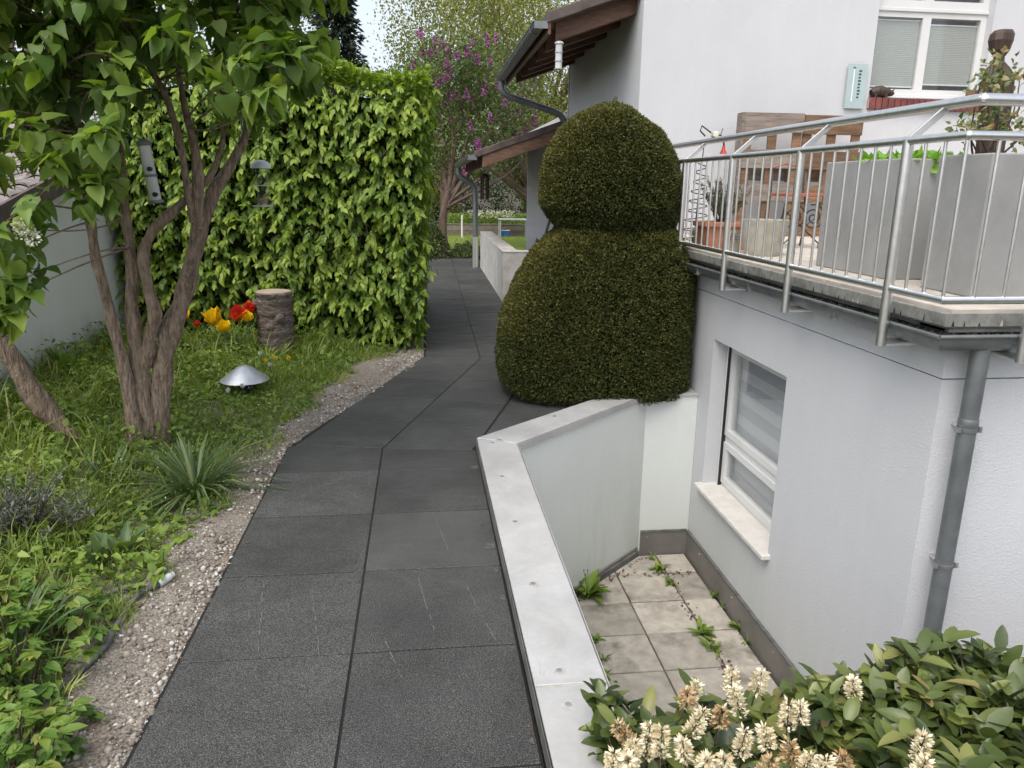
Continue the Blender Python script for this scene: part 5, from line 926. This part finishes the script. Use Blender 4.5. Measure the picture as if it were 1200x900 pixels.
# lavender
c = onz(35, 640, 0); c[2] = float(bed_z(c[0], c[1])); t = thing('lavender_bush', c, 'grey half dry lavender bush in the garden bed', 'plant'); tips = [c+np.array([rng.normal(0, .14), rng.normal(0, .10), rng.uniform(.12, .27)]) for _ in range(90)]; mb = MB()
for tp in tips: mb.tube([c+rng.normal(0, .02, 3)*[1, 1, 0], (c+tp)/2+rng.normal(0, .015, 3), tp], [.004, .003, .0015], 4, False)
mb.build('stem', 'drytwig', t); n = 2600; k = rng.integers(0, 90, n); s = rng.uniform(.55, 1.05, n)[:, None]; P = c*(1-s)+np.array(tips)[k]*s+rng.normal(0, .008, (n, 3)); leaves('foliage', t, leaf_dia(.1), P, rdir(n, .6, .7), rdir(n), rng.uniform(.02, .04, n), rng.uniform(0, 1, n), 'lavender')
# young shrubs bottom left
def shrub(u0, v0, cnt, rx, ry, hmin, hmax, label):
    c = onz(u0, v0, 0); c[2] = 0; t = thing('young_shrub', c, label, 'shrub'); P, D, Nn, S, T = [], [], [], [], []; mb = MB()
    for k in range(cnt):
        a, q = rng.uniform(0, 6.28), math.sqrt(rng.uniform(0, 1)); tip = c+np.array([rx*q*math.cos(a), ry*q*math.sin(a), rng.uniform(hmin, hmax)*(1.1-.5*q)]); b = c+np.array([.35*rx*q*math.cos(a), .35*ry*q*math.sin(a), -.02]); mb.tube([b, (b+tp_mid(b, tip))/2, tip], [.005, .004, .002], 5, False); top = rng.uniform() < .35
        for i in range(3):
            p = tip-np.array([0, 0, .05*i]); a2 = rng.uniform(0, 6.28)
            for j in range(5):
                an = a2+(j-2)*.55; out = np.array([math.cos(an), math.sin(an), rng.uniform(-.15, .3)]); P.append(p+np.array([math.cos(a2), math.sin(a2), .1])*.03*(i+.5)); D.append(out); Nn.append(np.array([rng.normal(0, .25), rng.normal(0, .25), 1])); S.append(rng.uniform(.038, .066)*(1 if abs(j-2) < 2 else .75)); T.append(rng.normal(.28, .13)+(.20 if i == 0 else 0)+(.25 if top and i == 0 and rng.uniform() < .15 else 0))
    mb.build('stem', 'drytwig', t); leaf_split(t, 'leaf', leaf_ovate(.27, .3, .25), P, D, Nn, np.array(S), np.clip(T, 0, 1), 'peony', 300, 6)
def tp_mid(b, tip): return np.array([tip[0], tip[1], b[2]*.4+tip[2]*.6])
shrub(22, 790, 62, .21, .40, .12, .26, 'leafy young shrub spreading over the weathered pipe'); shrub(15, 915, 26, .16, .18, .10, .20, 'low leafy shrub at the end of the weathered pipe'); shrub(-60, 770, 40, .3, .4, .2, .38, 'bushy young shrub beside the lavender'); shrub(78, 858, 7, .06, .06, .05, .10, 'small seedling with yellow green leaves in the gravel')
# pipe, log, lamp
pts = [onz(u, v, .025) for u, v in ((-10, 905), (30, 858), (75, 797), (112, 762), (150, 706), (172, 688), (188, 680))]; Pq, rq = smoothline(np.array(pts), np.full(7, .0115), 4); Pq[:, 2] = bed_z(Pq[:, 0], Pq[:, 1])+.014
t = thing('irrigation_pipe', pts[3]*[1, 1, 0], 'weathered grey irrigation pipe with pale end cap lying on the gravel', 'pipe'); MB().tube(Pq, rq, 10).build('pipe', 'hose', t, True); d = nrm(Pq[-1]-Pq[-2]); MB().tube([Pq[-1]-d*.01, Pq[-1]+d*.045], .0175, 12).build('end_cap', 'palegrey', t, True); MB().tube([Pq[-1]+d*.046, Pq[-1]+d*.062], .0135, 12).build('end_nut', 'palegrey', t, True)
a, b = onz(120, 698, .01), onz(166, 687, .01); MB().tube([a, (a+b)/2+[0, 0, .012], b+[0, 0, .006]], .012, 10).build('short_pipe', 'hose', None, True, at=None); tag(bpy.data.objects['short_pipe'], 'short dark pipe stub beside the weathered pipe end', 'pipe')
c = np.array([-1.40, 7.28, 0]); t = thing('log', c, 'upright sawn log with rough bark among the tulips', 'log')
jit = lambda th, z: 1+.03*math.sin(3*th+1)+.025*math.sin(7*th+z*11)+.02*math.sin(z*37+th*2)+.02*math.sin(z*71)
MB().lathe([(.168, -.06)]+[(.168+.004*math.sin(k*2.2), .02+.62*k/30) for k in range(31)]+[(.158, .648)], c, 26, jitter=jit).build('bark', 'logbark', t, True); MB().lathe([(.156, .645), (.156, .652), (.15, .654)], c, 26, jitter=lambda th, z: jit(th, .64)).build('cut_face', 'logcut', t)
for (dx, dz, r) in ((-.02, .34, .045), (.07, .42, .05), (-.15, .54, .05)): MB().lathe([(r, -.01), (r*.8, .010), (r*.45, .018), (r*.1, .02)], (0, 0, 0), 12).build('knot', 'logbark', t, True).matrix_local = Matrix.Translation((dx, -math.sqrt(max(.0, .166**2-dx*dx)), dz)) @ Matrix.Rotation(math.atan2(dx, .166), 4, 'Z') @ Matrix.Rotation(math.pi/2, 4, 'X') @ Matrix.Translation(tuple(ROOT[t]))
c = np.array([-1.425, 6.03, 0]); t = thing('garden_lamp', c, 'low garden lamp with conical grey metal hood in the weeds', 'lamp'); MB().lathe([(.188, .115), (.183, .121), (.05, .222), (.02, .232), (.004, .234)], c, 32).build('hood', 'lampmetal', t, True); MB().lathe([(.05, -.03), (.05, .112), (.06, .114)], c, 16).build('post', 'black', t, True)
# tulips and dandelions
def tulip(u, v, y, m, s, label, dbl=True):
    f = ony(u, v, y); b = np.array([f[0]+rng.normal(0, .02), y, float(bed_z(f[0], y))-.01]); t = thing('tulip', b, label, 'tulip', 'tulips beside the log'); MB().tube([b, (b+f)/2+rng.normal(0, .012, 3), f-[0, 0, .02*s]], [.005, .0045, .004], 6).build('stem', 'stemgreen', t, True)
    n = 22 if dbl else 8; a = np.arange(n)*2.4; el = np.where(np.arange(n) < 6, rng.uniform(.5, .9, n), rng.uniform(1.0, 1.35, n)); D = np.stack([np.cos(a)*np.cos(el), np.sin(a)*np.cos(el), np.sin(el)], 1); Nn = np.stack([-np.cos(a)*np.sin(el), -np.sin(a)*np.sin(el), np.cos(el)], 1)
    leaves('petals', t, leaf_ovate(.5, .35, -.3), np.tile(f-[0, 0, .03*s], (n, 1)), D, Nn, .105*s*rng.uniform(.8, 1.1, n), rng.uniform(0, 1, n)*(.8 if m == 'redpetal' else 1), m, None)
    for k in range(4): aa = rng.uniform(0, 6.28); leaves('leaf', t, leaf_long(.13, .5, .2), [b], [[math.cos(aa)*.45, math.sin(aa)*.45, 1]], [[-math.cos(aa), -math.sin(aa), .4]], [rng.uniform(.2, .3)], [rng.uniform(.2, .6)], 'strap', None)
MT['stemgreen'] = surf('green stem', (.08, .15, .04), (.12, .20, .06), 20, .5)
tulip(250, 376, 7.15, 'yellowpetal', 1.5, 'large yellow double tulip left of the red tulips'); tulip(262, 386, 7.1, 'yellowpetal', 1.1, 'smaller yellow tulip just below the large yellow one'); tulip(279, 372, 7.12, 'redpetal', 1.35, 'wide open red tulip next to the log'); tulip(292, 364, 7.18, 'redpetal', 1.0, 'small red tulip touching the log'); tulip(290, 374, 7.1, 'yellowpetal', .9, 'orange yellow tulip under the small red one'); tulip(214, 372, 7.1, 'yellowpetal', 1.0, 'yellow tulip half hidden behind the lilac stem'); tulip(231, 381, 7.1, 'redpetal', .55, 'small red tulip bud right of the lilac stem')
def dandelion(u, v, y, clock, lb):
    f = ony(u, v, y); zb_ = float(bed_z(f[0], f[1]))-.01; b = np.array([f[0], f[1]+.02, zb_]); t = thing('dandelion', b, lb, 'flower', 'dandelion clocks' if clock else 'yellow dandelions'); MB().tube([b, (b+f)/2+[.004, 0, 0], f], .002, 5).build('stalk', 'stemgreen', t)
    n = 90 if clock else 60; d = rdir(n, 0 if clock else .9, .7 if not clock else 1); leaves('head', t, leaf_dia(.16, 0), np.tile(f, (n, 1)), d, rdir(n), .021 if clock else .024, rng.uniform(0, 1, n), 'fluff' if clock else 'yellowpetal', None)
for u, v, y, lb in ((177, 403, 6.9, 'yellow dandelion seen between the lilac stems'), (323, 420, 6.6, 'yellow dandelion right in front of the log'), (338, 420, 6.6, 'yellow dandelion at the path side of the log foot'), (311, 423, 6.55, 'yellow dandelion at the tulip side of the log foot')): dandelion(u, v, y, False, lb)
for u, v, y, lb in ((305, 414, 6.5, 'white dandelion clock between tulips and log'), (267, 457, 5.7, 'white dandelion clock at the rim of the lamp hood'), (284, 452, 5.72, 'white dandelion clock in front of the lamp hood'), (316, 427, 6.4, 'white dandelion clock among the yellow dandelions')): dandelion(u, v, y, True, lb)
# weeds in the lightwell joints
def wellweed(u, v, nl, L, label, stalks=0, tilt=1.0):
    c = onz(u, v, WB); t = thing('weed', c, label, 'weed', 'weeds in the lightwell joints'); a = rng.uniform(0, 6.28, nl); ti = rng.uniform(.3, 1, nl)*tilt; D = np.stack([np.cos(a)*np.sin(ti), np.sin(a)*np.sin(ti), np.cos(ti)], 1); Nn = np.stack([-np.cos(a)*np.cos(ti), -np.sin(a)*np.cos(ti), np.sin(ti)+.2], 1)
    leaf_split(t, 'leaf', leaf_long(.17, .3, .35), np.tile(c, (nl, 1))+rng.normal(0, .018, (nl, 3))*[1, 1, .3], D, Nn, L*1.3*rng.uniform(.5, 1.05, nl), np.clip(rng.normal(.45, .2, nl), 0, 1), 'weed', 60, 2)
    for k in range(stalks):
        h = c+np.array([rng.normal(0, .03), rng.normal(0, .03), rng.uniform(.16, .24)]); MB().tube([c, (c+h)/2+[.005, 0, 0], h], .0018, 5).build('stalk', 'stemgreen', t); MB().lathe([(.002, 0), (.004, .006), (.003, .014), (.001, .018)], h, 6).build('seed_head', 'ink', t)
wellweed(688, 700, 30, .17, 'large dandelion weed against the near lightwell wall', 3)
for k, (u, v, nl, L, lb) in enumerate(((772, 668, 20, .075, 'weed tuft in the first paving joint by the far flashing'), (785, 684, 16, .06, 'small weed in the paving joint below the first tuft'), (822, 742, 20, .08, 'weed tuft in the paving joint among brown litter'), (834, 760, 16, .07, 'weed at the laurel end of the littered joint'), (840, 700, 14, .07, 'weed growing at the flashing below the window sill end'), (849, 713, 10, .05, 'little weed at the flashing, second from the sill end'), (868, 736, 16, .08, 'weed growing at the flashing near the laurel'), (880, 752, 14, .07, 'weed at the flashing touching the laurel'), (697, 752, 12, .06, 'trailing weed at the capping edge above the paving'), (704, 772, 12, .06, 'trailing weed along the near wall foot'), (712, 796, 14, .06, 'trailing weed along the near wall beside the laurel flowers'), (763, 655, 8, .05, 'thin dry weed in front of the far flashing'))): wellweed(u, v, nl, L, lb, 0, 1.15)
n = 420; P = np.array([onz(*p, WB+.004) for p in np.concatenate([np.stack([np.interp(rng.uniform(0, 1, 170), [0, 1], [762, 835]), np.zeros(170)], 1), np.stack([rng.uniform(690, 745, 150), np.zeros(150)], 1), np.stack([rng.uniform(752, 800, 100), np.zeros(100)], 1)])+np.concatenate([np.stack([rng.normal(0, 4, 170), np.zeros(170)], 1), np.zeros((250, 2))])]) if False else np.concatenate([np.stack([rng.normal(1.855, .02, 200), rng.uniform(3.9, 5.45, 200), np.full(200, WB+.004)], 1), np.stack([(q := rng.uniform(0, 1, 150))*1.05+.66+rng.uniform(0, .06, 150), q*1.0+4.46, np.full(150, WB+.004)], 1), np.stack([rng.uniform(1.5, 2.05, 70), rng.normal(5.18, .02, 70), np.full(70, WB+.004)], 1)])
o = leaves('leaf_litter', None, leaf_dia(.35, .1), P, rdir(n, .1)*[1, 1, .3]+[0, 0, .02], rdir(n, 1.2, .4), rng.uniform(.008, .03, n), rng.uniform(0, 1, n), 'litter'); tag(o, 'brown leaf litter in the lightwell paving joints', 'leaf litter')
# ================================================================ FAR GARDEN
def far_tree(name, base, H_, cc, cr, nl, ls, m, label, tr, lean=(0, 0), clumps=70, limbs=9, bark='bark_far', cat='tree', shell=.55, fork=.3, dens=None):
    base = np.array(base, float); t = thing(name, base, label, cat); cc = np.array(cc, float); cr = np.array(cr, float); mb = MB(); f = base+np.array([lean[0]*.5, lean[1]*.5, H_*fork])
    q = np.stack([base-[0, 0, .1], base+(f-base)*.5+rng.normal(0, .05, 3)*[1, 1, 0], f]); mb.tube(*smoothline(q, np.array([tr*1.15, tr, tr*.85]), 4), 9)
    C = []
    while len(C) < clumps:
        p = rng.uniform(-1, 1, 3); r = np.linalg.norm(p)
        if r < 1 and (r > shell or rng.uniform() < .35): C.append(cc+p*cr)
    C = np.array(C)
    for k in range(limbs):
        e = C[rng.integers(0, len(C))]; mid = f*.45+e*.55+rng.normal(0, .2, 3)*[1, 1, .3]-[0, 0, .1]; q, r = smoothline(np.stack([f-[0, 0, .03*k], mid, e]), np.array([tr*.6, tr*.35, tr*.08]), 5); mb.tube(q, r, 6)
    mb.build('trunk', bark, t, True); k = rng.integers(0, len(C), nl); sz = rng.uniform(.6, 1.3, len(C)); P = C[k]+rng.normal(0, 1, (nl, 3))*(cr*.13*sz[k][:, None]+.04); br = rng.normal(.5, .16, len(C)); leaves('crown', t, leaf_dia(.34), P, rdir(nl, -.15, 1), rdir(nl, .9, .8), rng.uniform(.6, 1.2, nl)*ls, np.clip(br[k]+rng.normal(0, .12, nl), 0, 1), m); return t, C
t, C = far_tree('purple_lilac', (.55, 17.95, 0), 5, (.95, 18.6, 3.35), (2.0, 1.1, 1.75), 15000, .085, 'farlilac', 'purple flowering lilac tree at the end of the path', .095, (.1, 0), 90, 14, fork=.30)
for k in range(110):
    c = C[rng.integers(0, len(C))]+rng.normal(0, .16, 3)+[0, -.45, .05]; n = 46; s = rng.uniform(0, 1, n); a = rng.uniform(0, 6.28, n); rr_ = .065*(1-s*.8); P = c+np.stack([rr_*np.cos(a), rr_*np.sin(a), s*.19], 1); leaves('blossom', t, leaf_dia(.5, 0), P, rdir(n, .4), rdir(n), rng.uniform(.03, .055, n), rng.uniform(0, 1, n), 'purple', None)
far_tree('garden_tree', (3.35, 21, 0), 8, (2.6, 21.8, 4.6), (2.6, 2.0, 2.6), 20000, .085, 'fartree', 'pale spring tree with leaning forked trunk beyond the lawn edge', .17, (-.9, 0), 110, 16, fork=.22)
far_tree('garden_tree', (.9, 31, 0), 11, (1.9, 31, 6.6), (3.2, 2.4, 4.0), 24000, .12, 'fartree', 'tall airy yellow green tree rising behind the purple lilac', .2, (0, 0), 120, 14, fork=.3)
far_tree('garden_tree', (5.0, 33, 0), 13, (5.4, 33, 8.0), (3.6, 2.5, 5.4), 26000, .12, 'fartree', 'tall yellow green tree behind the upper roof', .22, (0, 0), 130, 14, fork=.28)
far_tree('garden_tree', (-5, 24, 0), 8, (-5, 24, 4.6), (2.6, 2.2, 3.0), 14000, .10, 'fardark', 'dull green tree hidden behind the hornbeam hedge', .17)
far_tree('garden_tree', (-8, 17, 0), 7, (-8, 17, 4.2), (3, 3, 3), 14000, .10, 'fardark', 'dull green tree behind the neighbouring roof', .17)
def bush(base, r, nl, ls, m, label, name='shrub'):
    base = np.array(base, float); t = thing(name, base, label, 'shrub'); d = rdir(nl, .25, .8); d[:, 2] = np.abs(d[:, 2]); rr_ = rng.uniform(.55, 1.02, nl)**.6; P = base+d*np.array(r)*rr_[:, None]*(1+.12*np.sin(d[:, 0:1]*9+d[:, 2:3]*7)); leaves('foliage', t, leaf_dia(.32), P, nrm(d+rng.normal(0, .6, (nl, 3))), rdir(nl, .6), rng.uniform(.6, 1.2, nl)*ls, np.clip(rng.normal(.5, .2, nl), 0, 1), m)
    mb = MB(); [mb.tube([base-[0, 0, .05], base+d[k]*np.array(r)*.8], [.02, .006], 5, False) for k in range(9)]; mb.build('branches', 'bark_far', t)
bush((.15, 17.9, 0), (.55, .4, .8), 3500, .06, 'fardark', 'dark shrub left of the purple lilac trunk'); bush((1.0, 18.1, 0), (.38, .3, .32), 2200, .04, 'fardark', 'low clipped dark shrub right of the purple lilac trunk'); bush((1.45, 18.2, 0), (.3, .3, .25), 1500, .04, 'fardark', 'small dark shrub beside the far downpipe'); bush((-.4, 18.6, 0), (.8, .6, 1.6), 5000, .07, 'farlilac', 'tall loose shrub at the end of the hornbeam hedge')
for k, (x, y, r, h) in enumerate(((-1, 36, 3, 3.4), (3.2, 36.5, 3.2, 3.0), (7.4, 35, 3.2, 3.8), (11.5, 36, 3.5, 4), (-6, 34, 3.5, 3.6))): bush((x, y, 0), (r, 1.6, h), 9000, .14, 'fardark' if k % 2 else 'fartree', ('broad shrub closing the garden behind the tall airy tree', 'dense dark shrub behind the raised bed', 'pale shrub right of the raised bed', 'dark shrub behind the house', 'pale shrub behind the hornbeam hedge')[k])
# conifer
t = thing('spruce', (-3.0, 30, 0), 'dark spruce standing behind the hornbeam hedge', 'tree'); MB().tube([(-3.0, 30, -.1), (-3.0, 30, 6), (-3.0, 30, 12)], [.25, .16, .02], 8).build('trunk', 'bark_far', t, True); n = 22000; h = rng.uniform(0, 1, n)**.8; rad = (1-h)*1.75+.12; a = rng.uniform(0, 6.28, n); q = rng.uniform(.3, 1, n)*(.8+.25*np.sin(h*60+a*3)); P = np.stack([-3.0+rad*q*np.cos(a), 30+rad*q*np.sin(a), 1.5+h*10.5-.35*q*rad], 1); leaves('crown', t, leaf_dia(.22), P, nrm(np.stack([np.cos(a), np.sin(a), rng.normal(-.4, .3, n)], 1)), rdir(n), rng.uniform(.12, .26, n), rng.uniform(0, 1, n), 'conifer')
# raised bed, table frame, white post, boards and poles
t = thing('raised_bed', (2.2, 26.9, 0), 'long wooden raised bed filled with flowers beyond the lawn', 'raised bed')
for k in range(2):
    for q in range(3): MB().box(.85+q*.93, 1.77+q*.93, 26.4, 26.45, -.04+k*.19, .145+k*.19).build('plank', 'pallet', t, bevel=.006)
for x in (.82, 1.775, 2.70, 3.64): MB().box(x, x+.06, 26.45, 26.51, -.04, .36).build('post', 'pallet', t)
MB().box(.8, 3.7, 26.38, 26.48, .35, .375).build('coping', 'pallet', t); MB().box(.85, 3.65, 26.5, 27.5, -.04, .30).build('soil', 'soil', t); MB().box(.8, 3.7, 27.5, 27.55, -.04, .37).build('back_plank', 'pallet', t)
n = 3800; P = np.stack([rng.uniform(.9, 3.6, n), rng.uniform(26.55, 27.45, n), .3+rng.uniform(0, .45, n)**1.2], 1); o = leaves('bed_flowers', None, leaf_dia(.3), P, rdir(n, .6), rdir(n, .8), rng.uniform(.04, .09, n), rng.uniform(0, 1, n), 'weed'); tag(o, 'mixed leafy flowers growing in the raised bed', 'flowers')
n = 500; P = np.stack([rng.uniform(1.6, 3.2, n), rng.uniform(26.55, 27.2, n), .55+rng.uniform(0, .25, n)], 1); o = leaves('bed_blossom', None, leaf_dia(.5), P, rdir(n, .6), rdir(n, .8), rng.uniform(.03, .06, n), rng.uniform(0, 1, n), 'whiteflower'); tag(o, 'pale blossoms above the raised bed plants', 'flowers')
t = thing('garden_table', (3.0, 25.9, 0), 'grey garden table frame with blue things beneath on the lawn', 'table'); MB().box(2.55, 3.55, 25.6, 26.2, .54, .57).build('top', 'palegrey', t)
for x in (2.58, 3.50):
    for y in (25.63, 26.15): MB().box(x, x+.035, y, y+.035, -.04, .54).build('leg', 'palegrey', t)
t = thing('blue_crate', (2.75, 25.9, 0), 'blue plastic crate standing under the garden table', 'crate'); MB().add([(2.62, 25.75, -.04), (2.9, 25.75, -.04), (2.9, 26.05, -.04), (2.62, 26.05, -.04), (2.6, 25.73, .2), (2.92, 25.73, .2), (2.92, 26.07, .2), (2.6, 26.07, .2)], [(0, 1, 5, 4), (1, 2, 6, 5), (2, 3, 7, 6), (3, 0, 4, 7), (3, 2, 1, 0)]).build('tub', 'blue', t); MB().box(2.59, 2.93, 25.72, 25.735, .185, .21).build('rim', 'white', t)
MB().tube([(1.28, 25.0, -.04), (1.28, 25.0, .72)], .03, 8).build('white_post', 'white', None, True); tag(bpy.data.objects['white_post'], 'thin white post standing on the lawn before the raised bed', 'post')
for k, (dx, m, lb) in enumerate(((0, 'pallet', 'grey board leaning on the far parapet wall'), (.13, 'palletbrown', 'brown board leaning beside the grey board'))):
    a, b = np.array([1.50+dx, 11.35, -.05]), np.array([1.74+dx, 11.55, .86]); MB().beam(a, b, .15, .022, (1, -.6, 0)).build('leaning_board', m, None, bevel=.003); o = bpy.data.objects['leaning_board' if k == 0 else 'leaning_board.001']; tag(o, lb, 'board', 'boards by the far parapet')
for k, (u0, v0, u1, v1) in enumerate(((634, 292, 646, 252), (652, 285, 657, 262))):
    a, b = ony(u0, v0, 11.9), ony(u1, v1, 12.1); d = nrm(b-a); a = a-d*(a[2]+.06)/d[2]; b = a+d*1.55; MB().tube([a, b], .022, 8).build('garden_pole', 'black', None, True); tag(bpy.data.objects['garden_pole' if k == 0 else 'garden_pole.001'], ('longer dark pole leaning at the house wall behind the yew', 'dark pole next to the yew at the house wall')[k], 'pole')
t = thing('wind_chime', ony(568, 218, 15.3), 'dark wooden wind chime hanging under the lower roof', 'wind chime'); c = ony(568, 205, 15.3)
MB().lathe([(.09, 0), (.10, .02), (.09, .06), (.02, .08)], c-[0, 0, .05], 12).build('cap', 'darkwood', t, True); MB().tube([c+[0, 0, .02], c+[0, 0, .22]], .006, 5).build('cord', 'black', t)
for k in range(6): a = k*math.pi/3; p = c+np.array([.07*math.cos(a), .07*math.sin(a), -.05]); MB().tube([p, p-[0, 0, .42]], .018, 7).build('chime', 'darkwood', t, True)
